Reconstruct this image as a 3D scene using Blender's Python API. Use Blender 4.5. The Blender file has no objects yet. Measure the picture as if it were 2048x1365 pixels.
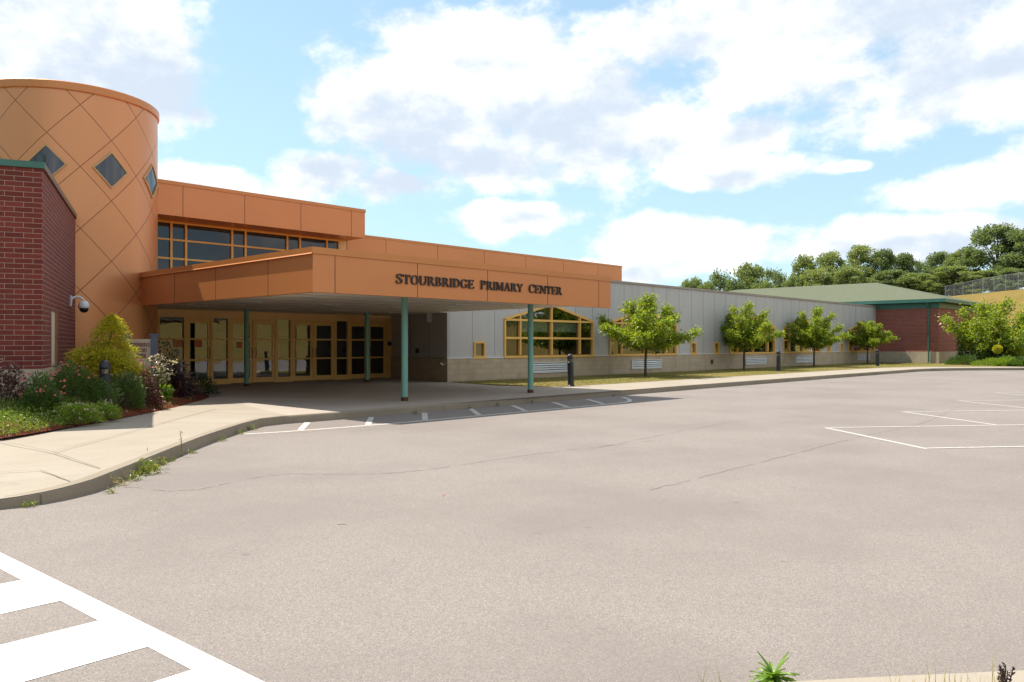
import bpy, math, random
import numpy as np
R_ = math.radians
random.seed(7)
SC = bpy.context.scene
COL = SC.collection

# ------------------------------------------------------------------ camera, sky, sun, exposure
YAW = R_(43.45)
FOC = 1600.0 / 2048.0 * 36.0
cam_d = bpy.data.cameras.new('camera'); cam = bpy.data.objects.new('camera', cam_d); COL.objects.link(cam)
cam.location = (0, 0, 1.55); cam.rotation_euler = (R_(90), 0, YAW - R_(90))
cam_d.sensor_width = 36; cam_d.lens = FOC; cam_d.shift_y = 6.5 / 2048.0
cam_d.clip_start = 0.05; cam_d.clip_end = 3000
SC.camera = cam
SUNV = (-.60, 2.13, 3.56)
ELEV = math.atan2(SUNV[2], math.hypot(SUNV[0], SUNV[1])); AZ = math.atan2(SUNV[0], SUNV[1])
sun_d = bpy.data.lights.new('sun', 'SUN'); sun = bpy.data.objects.new('sun', sun_d); COL.objects.link(sun)
sun_d.energy = 3.9; sun_d.angle = R_(0.5); sun_d.color = (1.0, 0.93, 0.82)
from mathutils import Vector
sun.rotation_euler = Vector(SUNV).to_track_quat('Z', 'Y').to_euler()
SC.view_settings.view_transform = 'Standard'; SC.view_settings.look = 'None'
SC.view_settings.exposure = 1.05; SC.view_settings.gamma = 1.0
SC.cycles.diffuse_bounces = 7; SC.cycles.max_bounces = 9; SC.cycles.transparent_max_bounces = 12
SC.cycles.sample_clamp_indirect = 6.0
try: SC.cycles.use_denoising = True
except Exception: pass

CF = (math.cos(YAW), math.sin(YAW)); CR = (math.sin(YAW), -math.cos(YAW))
def cw(lat, dep):                       # ground axes: lat to the right, dep away from the road
    return (dep * CF[0] + lat * CR[0], dep * CF[1] + lat * CR[1])

def make_world():
    w = bpy.data.worlds.new('World'); SC.world = w; w.use_nodes = True
    nt = w.node_tree; nt.nodes.clear(); N = nt.nodes; L = nt.links
    def m(op, a, b=None, c=None):
        n = N.new('ShaderNodeMath'); n.operation = op
        for i, x in enumerate((a, b, c)):
            if x is None: continue
            if isinstance(x, (int, float)): n.inputs[i].default_value = x
            else: L.new(x, n.inputs[i])
        return n.outputs[0]
    out = N.new('ShaderNodeOutputWorld'); bg = N.new('ShaderNodeBackground')
    sky = N.new('ShaderNodeTexSky'); sky.sky_type = 'NISHITA'; sky.sun_disc = False
    sky.sun_elevation = ELEV; sky.sun_rotation = AZ; sky.air_density = 1.0; sky.dust_density = 0.6; sky.ozone_density = 1.0
    sk = N.new('ShaderNodeVectorMath'); sk.operation = 'MULTIPLY'; L.new(sky.outputs[0], sk.inputs[0])
    sk.inputs[1].default_value = (0.085, 0.098, 0.092)
    tc = N.new('ShaderNodeTexCoord'); sx = N.new('ShaderNodeSeparateXYZ'); L.new(tc.outputs['Generated'], sx.inputs[0])
    ang = m('ARCTAN2', sx.outputs[1], sx.outputs[0])
    az = m('SUBTRACT', YAW, ang)
    az = m('WRAP', az, math.pi, -math.pi)
    hyp = m('SQRT', m('ADD', m('MULTIPLY', sx.outputs[0], sx.outputs[0]), m('MULTIPLY', sx.outputs[1], sx.outputs[1])))
    el = m('ARCTAN2', sx.outputs[2], hyp)
    cb = N.new('ShaderNodeCombineXYZ'); L.new(az, cb.inputs[0]); L.new(el, cb.inputs[1])
    P = cb.outputs[0]
    def noise(scale, detail, rough, sy=1.5, off=0.0, dist=0.0):
        mp = N.new('ShaderNodeMapping'); mp.inputs['Scale'].default_value = (1, sy, 1); mp.inputs['Location'].default_value = (off, off * .7, off * .3)
        L.new(P, mp.inputs[0])
        n = N.new('ShaderNodeTexNoise'); n.inputs['Scale'].default_value = scale; n.inputs['Detail'].default_value = detail
        n.inputs['Roughness'].default_value = rough; n.inputs['Distortion'].default_value = dist
        L.new(mp.outputs[0], n.inputs['Vector']); return n.outputs[0]
    # cumulus groups standing round the sky: azimuth, elevation, half widths (radians x 1600)
    blobs = [(150, 90, 420, 210), (350, 190, 170, 140), (410, 235, 75, 60), (400, 378, 180, 62), (640, 350, 120, 70), (790, 375, 150, 55),
             (800, 210, 300, 170), (960, 110, 280, 160), (1150, 240, 360, 170), (980, 320, 330, 80), (1310, 280, 180, 90),
             (1680, 60, 520, 180), (1930, 160, 380, 200), (1450, 50, 330, 120), (1830, 245, 280, 78), (1510, 275, 120, 72), (1470, 346, 235, 46),
             (1680, 340, 70, 24), (1950, 372, 185, 58), (1840, 486, 350, 56), (1050, 442, 175, 48), (1340, 488, 260, 64), (1250, 540, 260, 42),
             (2250, 300, 330, 200), (-250, 150, 350, 260), (900, -250, 700, 120), (1900, -250, 600, 180)]
    acc = None
    nd = N.new('ShaderNodeTexNoise'); nd.inputs['Scale'].default_value = 7; nd.inputs['Detail'].default_value = 3; L.new(P, nd.inputs['Vector'])
    wv = N.new('ShaderNodeVectorMath'); wv.operation = 'MULTIPLY_ADD'; L.new(nd.outputs['Color'], wv.inputs[0])
    wv.inputs[1].default_value = (.07, .05, 0); 
    sb = N.new('ShaderNodeVectorMath'); sb.operation = 'SUBTRACT'; L.new(P, sb.inputs[0]); sb.inputs[1].default_value = (.035, .025, 0)
    L.new(sb.outputs[0], wv.inputs[2])
    for (u, v, ru, rv) in blobs:
        a = math.atan((u - 1024) / 1600.0); e = math.atan((689 - v) / 1600.0 * math.cos(a))
        s = math.cos(a) ** 1.3
        mp = N.new('ShaderNodeMapping'); mp.vector_type = 'TEXTURE'
        mp.inputs['Location'].default_value = (a, e, 0); mp.inputs['Scale'].default_value = (ru * .95 / 1600 * s, rv * .84 / 1600 * s, 1)
        L.new(wv.outputs[0], mp.inputs[0])
        ln = N.new('ShaderNodeVectorMath'); ln.operation = 'LENGTH'; L.new(mp.outputs[0], ln.inputs[0])
        val = m('SUBTRACT', 1.0, ln.outputs['Value'])
        acc = val if acc is None else m('SMOOTH_MAX', acc, val, 0.06)
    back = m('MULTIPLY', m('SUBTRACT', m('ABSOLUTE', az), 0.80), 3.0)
    back = m('MINIMUM', m('MAXIMUM', m('MAXIMUM', back, m('MULTIPLY', m('SUBTRACT', el, .62), 2.5)), -1.0), 0.50)  # unseen cloud cover behind and overhead, added for fill light
    back = m('MULTIPLY_ADD', m('LESS_THAN', az, -.8), -.55, back)      # unseen left-hand cloud thinned to darken the canopy's left fascia
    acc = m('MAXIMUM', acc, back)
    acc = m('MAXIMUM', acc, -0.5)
    def fb(dy, det): 
        mp = N.new('ShaderNodeMapping'); mp.inputs['Scale'].default_value = (1, 1.45, 1); mp.inputs['Location'].default_value = (3.1, 2.2 + dy, .9); L.new(P, mp.inputs[0])
        n = N.new('ShaderNodeTexNoise'); n.inputs['Scale'].default_value = 7.; n.inputs['Detail'].default_value = det; n.inputs['Roughness'].default_value = .60; n.inputs['Lacunarity'].default_value = 2.15; L.new(mp.outputs[0], n.inputs['Vector']); return n.outputs[0]
    n1 = fb(0, 12); n1s = fb(.055, 5); n2 = noise(4.0, 4, .5, 2.2, 9.4)
    dens = m('ADD', m('MULTIPLY', acc, .82), m('MULTIPLY', m('SUBTRACT', n1, 0.5), 2.05))
    mr = N.new('ShaderNodeMapRange'); mr.interpolation_type = 'SMOOTHSTEP'; L.new(dens, mr.inputs[0])
    mr.inputs[1].default_value = -0.02; mr.inputs[2].default_value = 0.42
    thick = N.new('ShaderNodeMapRange'); thick.interpolation_type = 'SMOOTHSTEP'
    # undersides: where more cloud stands above than here
    L.new(m('ADD', m('MULTIPLY', m('SUBTRACT', n1s, n1), 1.6), m('ADD', m('MULTIPLY', m('SUBTRACT', n2, .5), 1.5), m('MULTIPLY', acc, .45))), thick.inputs[0])
    thick.inputs[1].default_value = -0.20; thick.inputs[2].default_value = 0.58
    cc = N.new('ShaderNodeMixRGB'); L.new(thick.outputs[0], cc.inputs[0])
    cc.inputs[1].default_value = (.62, .615, .61, 1); cc.inputs[2].default_value = (.35, .40, .465, 1)
    mx = N.new('ShaderNodeMixRGB'); L.new(mr.outputs[0], mx.inputs[0])
    # thin bright summer air: a little white over the clear sky
    hz = N.new('ShaderNodeMixRGB'); hzf = N.new('ShaderNodeMapRange'); L.new(el, hzf.inputs[0]); hzf.inputs[1].default_value = .02; hzf.inputs[2].default_value = .42; hzf.inputs[3].default_value = .72; hzf.inputs[4].default_value = .42; L.new(hzf.outputs[0], hz.inputs[0]); L.new(sk.outputs[0], hz.inputs[1]); hz.inputs[2].default_value = (.31, .425, .51, 1)
    L.new(hz.outputs[0], mx.inputs[1]); L.new(cc.outputs[0], mx.inputs[2])
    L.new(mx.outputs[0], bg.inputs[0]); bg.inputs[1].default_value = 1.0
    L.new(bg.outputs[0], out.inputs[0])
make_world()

# ------------------------------------------------------------------ materials
MATS = {}
class NT:
    def __init__(s, name):
        s.mat = bpy.data.materials.new(name); s.mat.use_nodes = True
        s.nt = s.mat.node_tree; s.N = s.nt.nodes; s.L = s.nt.links
        s.b = s.N['Principled BSDF']; s.out = s.N['Material Output']; MATS[name] = s.mat
    def n(s, t, **kw):
        x = s.N.new(t)
        for k, v in kw.items():
            if k.startswith('i_'): x.inputs[k[2:].replace('_', ' ')].default_value = v
            else: setattr(x, k, v)
        return x
    def m(s, op, a, b=None, c=None):
        n = s.N.new('ShaderNodeMath'); n.operation = op
        for i, x in enumerate((a, b, c)):
            if x is None: continue
            if isinstance(x, (int, float)): n.inputs[i].default_value = x
            else: s.L.new(x, n.inputs[i])
        return n.outputs[0]
    def mix(s, f, a, b, bt='MIX'):
        n = s.N.new('ShaderNodeMixRGB'); n.blend_type = bt
        for i, x in enumerate((f, a, b)):
            if isinstance(x, (int, float)): n.inputs[i].default_value = x
            elif isinstance(x, tuple): n.inputs[i].default_value = (*x, 1) if len(x) == 3 else x
            else: s.L.new(x, n.inputs[i])
        return n.outputs[0]
    def obj(s): return s.n('ShaderNodeTexCoord').outputs['Object']
    def pos(s): return s.n('ShaderNodeNewGeometry').outputs['Position']
    def uv(s): return s.n('ShaderNodeTexCoord').outputs['UV']
    def noise(s, v, scale, detail=4, rough=.55, sc=None):
        if sc:
            mp = s.n('ShaderNodeMapping'); mp.inputs['Scale'].default_value = sc; s.L.new(v, mp.inputs[0]); v = mp.outputs[0]
        n = s.n('ShaderNodeTexNoise'); n.inputs['Scale'].default_value = scale; n.inputs['Detail'].default_value = detail; n.inputs['Roughness'].default_value = rough
        s.L.new(v, n.inputs['Vector']); return n.outputs[0]
    def rng(s, v, a, b, c=0., d=1.):
        n = s.n('ShaderNodeMapRange'); s.L.new(v, n.inputs[0])
        for i, x in enumerate((a, b, c, d)): n.inputs[i + 1].default_value = x
        return n.outputs[0]
    def bump(s, h, strength=.3, dist=.02):
        n = s.n('ShaderNodeBump'); n.inputs['Strength'].default_value = strength; n.inputs['Distance'].default_value = dist
        s.L.new(h, n.inputs['Height']); s.L.new(n.outputs[0], s.b.inputs['Normal'])
    def col(s, c):
        if isinstance(c, tuple): s.b.inputs['Base Color'].default_value = (*c, 1)
        else: s.L.new(c, s.b.inputs['Base Color'])
    def rough(s, r): 
        if isinstance(r, (int, float)): s.b.inputs['Roughness'].default_value = r
        else: s.L.new(r, s.b.inputs['Roughness'])

def paint(name, c, rough=.5, metal=0., var=.12, scale=1.2, dirt=0.):
    t = NT(name); p = t.pos()
    n = t.noise(p, scale, 5); f = t.rng(n, .3, .7)
    c2 = tuple(x * (1 - var) for x in c); cc = t.mix(f, c, c2)
    if dirt:
        d = t.rng(t.noise(p, 2.2, 6, .65, (1, 1, .25)), .52, .75, 0, dirt); cc = t.mix(d, cc, (.16, .12, .09))
    t.col(cc); t.rough(rough); t.b.inputs['Metallic'].default_value = metal
    return t.mat

def make_materials():
    # copper coloured composite panel
    for nm, c in (('copper_panel', (.585, .220, .072)), ('copper_cap', (.54, .205, .056))):
        t = NT(nm); p = t.pos()
        f = t.rng(t.noise(p, .5, 4), .3, .7); cc = t.mix(f, c, tuple(x * .93 for x in c))
        st = t.rng(t.noise(p, 3.0, 5, .6, (1, 1, .12)),   .55, .8, 0, .05); cc = t.mix(st, cc, (.30, .15, .08))
        t.col(cc); t.rough(t.rng(t.noise(p, 2., 3), .3, .7, .30, .36)); t.b.inputs['Specular IOR Level'].default_value = .7; t.b.inputs['Metallic'].default_value = .35
    # tower skin: the same panel with a diamond grid of joints
    t = NT('tower_panel'); uv = t.uv(); s = t.n('ShaderNodeSeparateXYZ'); t.L.new(uv, s.inputs[0])
    a = t.m('ADD', s.outputs[0], s.outputs[1]); b = t.m('SUBTRACT', s.outputs[0], s.outputs[1])
    def line(x):
        d = t.m('ABSOLUTE', t.m('SUBTRACT', t.m('FRACT', t.m('ADD', x, .5)), .5)); return t.rng(d, .006, .011, 1., 0.)
    j = t.m('MAXIMUM', line(a), line(b))
    fl = t.n('ShaderNodeCombineXYZ'); t.L.new(t.m('FLOOR', a), fl.inputs[0]); t.L.new(t.m('FLOOR', b), fl.inputs[1])
    wn = t.n('ShaderNodeTexWhiteNoise'); t.L.new(fl.outputs[0], wn.inputs['Vector'])
    cc = t.mix(wn.outputs['Value'], (.60, .262, .106), (.572, .248, .098)); cc = t.mix(t.m('MULTIPLY', j, .8), cc, (.13, .035, .012))
    t.col(cc); t.rough(t.rng(t.noise(t.pos(), 1.4, 3), .3, .7, .30, .36)); t.b.inputs['Specular IOR Level'].default_value = .7; t.b.inputs['Metallic'].default_value = .35
    t.bump(t.m('MULTIPLY', j, -1.), .5, .01)
    paint('dull_frame', (.50, .33, .14), .5)
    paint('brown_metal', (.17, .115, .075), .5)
    paint('seam_dark', (.10, .035, .015), .7)
    paint('panel_seam_grey', (.12, .12, .13), .7)
    paint('grey_panel', (.44, .44, .44), .45, .0, .07, .35, .22)
    paint('grey_cap', (.30, .255, .22), .5)
    paint('yellow_frame', (.74, .43, .11), .45, 0, .08)
    paint('pale_yellow', (.70, .48, .20), .5)
    paint('door_yellow', (.84, .52, .16), .45, 0, .08)  # lighter copy of yellow_frame, making up for the shade under the canopy
    paint('tan_panel', (.90, .56, .22), .5)
    paint('white_paint', (.72, .72, .70), .45)
    paint('louver_white', (.66, .68, .69), .4, .1)
    paint('soffit_cream', (.80, .72, .60), .6, 0, .08, .6)
    paint('green_metal', (.045, .15, .115), .4, .1, .15)
    paint('letter_bronze', (.035, .028, .026), .5)
    paint('black_metal', (.018, .020, .026), .38, .2)
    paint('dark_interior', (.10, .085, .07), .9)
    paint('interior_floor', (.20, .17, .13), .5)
    paint('blind', (.66, .72, .64), .9)
    paint('paper_orange', (.70, .28, .15), .8); paint('paper_white', (.66, .64, .52), .8); paint('paper_red', (.60, .17, .09), .8)
    paint('fence_metal', (.28, .29, .31), .5, .5); paint('slate_post', (.14, .17, .25), .5)
    paint('sign_cream', (.62, .52, .42), .7, 0, .1, 3); paint('sign_red', (.18, .035, .035), .6)
    paint('play_yellow', (.85, .50, .02), .4); paint('play_white', (.8, .78, .75), .5); paint('play_maroon', (.22, .03, .05), .5)
    paint('bark', (.10, .072, .055), .9, 0, .4, 9); paint('bark_far', (.09, .075, .06), .9, 0, .4, 3)
    paint('rust', (.12, .045, .02), .9, 0, .5, 12); paint('camera_white', (.66, .68, .72), .3); paint('smoked_dome', (.015, .015, .02), .08)
    paint('lamp_lens', (.62, .60, .52), .25)
    paint('hose_white', (.6, .6, .56), .6)
    # teal painted steel with rust specks
    t = NT('teal_paint'); p = t.pos(); f = t.rng(t.noise(p, 2, 5, .6, (1, 1, .4)), .3, .7)
    cc = t.mix(f, (.115, .285, .235), (.17, .36, .295)); r = t.rng(t.noise(p, 14, 5, .7), .68, .74); cc = t.mix(r, cc, (.13, .05, .025)); t.col(cc); t.rough(.5)
    # bricks
    def brick(name, w, h, c1, c2, mo, msz):
        t = NT(name); n = t.n('ShaderNodeTexBrick'); t.L.new(t.uv(), n.inputs['Vector'])
        n.inputs['Scale'].default_value = 1.0; n.inputs['Brick Width'].default_value = w; n.inputs['Row Height'].default_value = h
        n.inputs['Mortar Size'].default_value = msz; n.inputs['Mortar Smooth'].default_value = .15; n.inputs['Bias'].default_value = 0
        n.inputs['Color1'].default_value = (*c1, 1); n.inputs['Color2'].default_value = (*c2, 1); n.inputs['Mortar'].default_value = (*mo, 1)
        g = t.noise(t.pos(), 22, 5, .65); g2 = t.noise(t.pos(), .7, 4)
        c = t.mix(t.rng(g, .25, .75, 0, .45), n.outputs[0], (.09, .022, .02) if name != 'split_block' else (.30, .24, .17))
        c = t.mix(t.rng(g2, .35, .75, 0, .28), c, (.10, .035, .03) if name != 'split_block' else (.36, .25, .18))
        if name == 'split_block': c = t.mix(t.rng(t.noise(t.pos(), 1.6, 6, .7, (1, 1, .22)), .52, .74, 0, .55), c, (.21, .16, .115))
        c = t.mix(t.m('MULTIPLY', n.outputs['Fac'], .9), c, mo)
        t.col(c); t.rough(.85); t.bump(t.m('ADD', t.m('MULTIPLY', n.outputs['Fac'], -1.), t.m('MULTIPLY', g, .5)), .5, .012)
    brick('red_brick', .305, .0955, (.14, .019, .011), (.225, .036, .021), (.36, .24, .19), .0055)
    brick('far_brick', .30, .10, (.27, .060, .040), (.37, .088, .060), (.40, .25, .20), .008)
    brick('split_block', .405, .2025, (.46, .37, .265), (.53, .44, .32), (.33, .27, .20), .006)
    t = NT('mortar'); t.col((.45, .36, .33)); t.rough(.9)
    # asphalt
    t = NT('asphalt'); p = t.pos()
    fine = t.noise(p, 95, 3, .7); fine2 = t.noise(p, 38, 3, .6); big = t.noise(p, .35, 5, .6); mid = t.noise(p, 2.2, 5, .6)
    def stones(sc):
        v = t.n('ShaderNodeTexVoronoi'); v.inputs['Scale'].default_value = sc; t.L.new(p, v.inputs['Vector']); x = t.n('ShaderNodeSeparateColor'); t.L.new(v.outputs['Color'], x.inputs[0]); return x, v
    x1, v1 = stones(210); x2, v2 = stones(95)
    c = t.mix(t.rng(x1.outputs[0], .0, 1.), (.135, .118, .108), (.262, .231, .211))
    c = t.mix(t.m('MULTIPLY', t.rng(x1.outputs[1], .84, .86), .6), c, (.34, .255, .215))
    c = t.mix(t.m('MULTIPLY', t.rng(x1.outputs[2], .90, .92), .6), c, (.40, .37, .335))
    c = t.mix(t.m('MULTIPLY', t.rng(x2.outputs[0], .88, .90), .45), c, (.12, .105, .095))
    c = t.mix(t.rng(fine, .35, .65, 0, .35), c, (.215, .188, .172))
    c = t.mix(t.rng(big, .42, .62, 0, .5), c, (.165, .139, .127)); c = t.mix(t.rng(t.noise(p, 7, 2, .5), .70, .76, 0, .35), c, (.10, .09, .085)); c = t.mix(t.rng(mid, .56, .8, 0, .20), c, (.145, .128, .122))
    st = t.noise(p, .8, 6, .65, (.25, 1.6, 1)); c = t.mix(t.rng(st, .6, .78, 0, .22), c, (.13, .118, .115))
    t.col(c); t.rough(.9); t.bump(v1.outputs['Distance'], .18, .003)
    t.b.inputs['Specular IOR Level'].default_value = .25
    # concrete
    for nm, c1, c2 in (('concrete', (.335, .29, .235), (.285, .24, .185)), ('kerb_concrete', (.30, .25, .185), (.21, .17, .125)), ('porch_concrete', (.40, .345, .29), (.32, .27, .225))):
        t = NT(nm); p = t.pos(); c = t.mix(t.rng(t.noise(p, .6, 6, .62), .3, .7), c1, c2)
        c = t.mix(t.rng(t.noise(p, 60, 3, .7), .35, .7, 0, .35), c, tuple(x * .72 for x in c2))
        c = t.mix(t.rng(t.noise(p, 3.5, 7, .7), .58, .78, 0, .45), c, tuple(x * .62 for x in c2))
        t.col(c); t.rough(.9); t.bump(t.noise(p, 80, 4, .7), .3, .006)
    t = NT('joint'); t.col((.15, .12, .09)); t.rough(.95)
    t = NT('crack'); t.col((.13, .112, .102)); t.rough(.95)
    # road paint
    t = NT('road_paint'); p = t.pos(); w = t.rng(t.noise(p, 18, 7, .8), .44, .62); c = t.mix(t.m('MULTIPLY', w, .75), (.56, .53, .475), (.25, .22, .205)); t.col(c); t.rough(.7); t.bump(t.noise(p, 95, 3, .7), .3, .004)
    t = NT('fresh_road_paint'); p = t.pos(); w = t.rng(t.noise(p, 45, 6, .8), .60, .70); c = t.mix(t.m('MULTIPLY', w, .45), (.86, .85, .82), (.3, .28, .26)); t.col(c); t.rough(.6); t.bump(t.noise(p, 110, 3, .7), .3, .004)
    # ground covers
    def ground(nm, cols, sc=6, bump=.5):
        t = NT(nm); p = t.pos(); c = t.mix(t.rng(t.noise(p, sc, 8, .7), .3, .7), cols[0], cols[1]); c = t.mix(t.rng(t.noise(p, .35, 5, .6), .38, .68, 0, .8), c, cols[2])
        c = t.mix(t.rng(t.noise(p, sc * 8, 4, .7), .4, .75, 0, .4), c, tuple(x * .5 for x in cols[1])); t.col(c); t.rough(.95); t.bump(t.noise(p, sc * 5, 5, .7), bump, .04)
        t.b.inputs['Specular IOR Level'].default_value = .1
    ground('lawn', ((.115, .13, .028), (.20, .16, .052), (.24, .17, .062)), 5)
    ground('dry_grass', ((.17, .125, .034), (.225, .145, .046), (.135, .115, .028)), .9)
    ground('mulch', ((.155, .034, .02), (.09, .025, .016), (.20, .06, .03)), 22)
    ground('bank_grass', ((.085, .075, .026), (.13, .10, .04), (.06, .06, .02)), .9)
    ground('soil', ((.05, .06, .015), (.09, .08, .03), (.05, .045, .02)), 12)
    ground('shingle', ((.105, .125, .082), (.14, .15, .10), (.12, .13, .088)), 3, .2)
    # leaves: random tone leaf by leaf
    def leaf(nm, ramp, trans=.35, rough=.42):
        t = NT(nm); g = t.n('ShaderNodeNewGeometry'); r = t.n('ShaderNodeValToRGB'); t.L.new(g.outputs['Random Per Island'], r.inputs[0])
        e = r.color_ramp.elements; e[0].position = 0; e[0].color = (*ramp[0], 1); e[1].position = 1; e[1].color = (*ramp[-1], 1)
        for i, c in enumerate(ramp[1:-1]): x = e.new((i + 1) / (len(ramp) - 1)); x.color = (*c, 1)
        t.L.new(r.outputs[0], t.b.inputs['Base Color']); t.rough(rough)
        tr = t.n('ShaderNodeBsdfTranslucent'); br = t.mix(1., r.outputs[0], (1.2, 1.28, .55), 'MULTIPLY'); t.L.new(br, tr.inputs[0])
        ms = t.n('ShaderNodeMixShader'); ms.inputs[0].default_value = trans; t.L.new(t.b.outputs[0], ms.inputs[1]); t.L.new(tr.outputs[0], ms.inputs[2]); t.L.new(ms.outputs[0], t.out.inputs[0])
    leaf('pear_leaf', ((.10, .18, .020), (.19, .27, .028), (.29, .34, .036), (.40, .36, .05)), .55)
    leaf('forest_leaf', ((.15, .195, .085), (.21, .255, .10), (.28, .315, .12)), .45, .6)  # forest leaf tones are lightened to stand in for distance haze
    leaf('forest_leaf_dark', ((.115, .16, .08), (.16, .205, .09), (.22, .255, .105)), .45, .6)
    leaf('forest_leaf_pale', ((.165, .21, .08), (.24, .28, .10), (.31, .33, .12)), .4, .6)
    leaf('gold_leaf', ((.24, .27, .016), (.44, .42, .022), (.66, .52, .03), (.28, .33, .03)), .35, .55)
    leaf('barberry_leaf', ((.055, .016, .022), (.10, .03, .035), (.17, .07, .06)), .25)
    leaf('purple_leaf', ((.022, .012, .020), (.045, .02, .03), (.07, .03, .04)), .2)
    leaf('green_leaf', ((.045, .09, .022), (.08, .135, .03), (.12, .18, .04)), .3)
    leaf('low_leaf', ((.14, .23, .028), (.21, .30, .042), (.30, .37, .055)), .35)
    leaf('bright_leaf', ((.12, .22, .02), (.18, .30, .03), (.25, .36, .05)), .4)
    leaf('dark_evergreen', ((.018, .04, .014), (.03, .06, .018), (.05, .08, .02)), .15)
    leaf('grass_blade', ((.13, .15, .03), (.20, .18, .05), (.28, .22, .08)), .35)
    leaf('straw_blade', ((.35, .27, .10), (.45, .36, .16), (.28, .25, .08)), .35)
    leaf('weed_leaf', ((.10, .16, .02), (.18, .22, .03), (.32, .29, .05)), .4)
    leaf('petal_pink', ((.50, .17, .24), (.60, .24, .26), (.45, .14, .25)), .35)
    leaf('petal_orange', ((.62, .12, .03), (.75, .2, .05)), .3)
    leaf('petal_white', ((.66, .56, .46), (.75, .66, .52), (.60, .44, .38)), .3)
    leaf('petal_pale', ((.66, .46, .46), (.70, .60, .50), (.55, .36, .40)), .3)
    leaf('petal_gold', ((.75, .28, .02), (.8, .4, .03)), .3)
    # window glass: mostly see-through, mirror-like towards grazing angles
    def glass(nm, tint, boost):
        t = NT(nm); t.N.remove(t.b)
        tr = t.n('ShaderNodeBsdfTransparent'); tr.inputs[0].default_value = (*tint, 1); gl = t.n('ShaderNodeBsdfGlossy'); gl.inputs['Roughness'].default_value = .0; gl.inputs[0].default_value = (.92, .95, 1, 1)
        fr = t.n('ShaderNodeFresnel'); fr.inputs[0].default_value = 1.5; f = t.m('MINIMUM', t.m('MULTIPLY', fr.outputs[0], boost), 1.)
        nz = t.noise(t.pos(), 1.3, 2); bp = t.n('ShaderNodeBump'); bp.inputs['Strength'].default_value = .05; bp.inputs['Distance'].default_value = .05; t.L.new(nz, bp.inputs['Height']); t.L.new(bp.outputs[0], gl.inputs['Normal'])
        ms = t.n('ShaderNodeMixShader'); t.L.new(f, ms.inputs[0]); t.L.new(tr.outputs[0], ms.inputs[1]); t.L.new(gl.outputs[0], ms.inputs[2]); t.L.new(ms.outputs[0], t.out.inputs[0])
    glass('glass', (.50, .54, .52), 3.6); glass('tinted_glass', (.12, .14, .16), 1.35)
    t = NT('dark_pane'); t.col((.02, .026, .038)); t.rough(.04); t.b.inputs['Specular IOR Level'].default_value = .9
    # chain link
    t = NT('chain_link'); uv = t.uv(); s = t.n('ShaderNodeSeparateXYZ'); t.L.new(uv, s.inputs[0])
    def wl(x):
        d = t.m('ABSOLUTE', t.m('SUBTRACT', t.m('FRACT', t.m('MULTIPLY', x, 9.)), .5)); return t.rng(d, .025, .042, 1., 0.)
    al = t.m('MAXIMUM', wl(t.m('ADD', s.outputs[0], s.outputs[1])), wl(t.m('SUBTRACT', s.outputs[0], s.outputs[1])))
    t.col((.27, .29, .31)); t.rough(.5); t.L.new(al, t.b.inputs['Alpha'])
make_materials()

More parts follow.
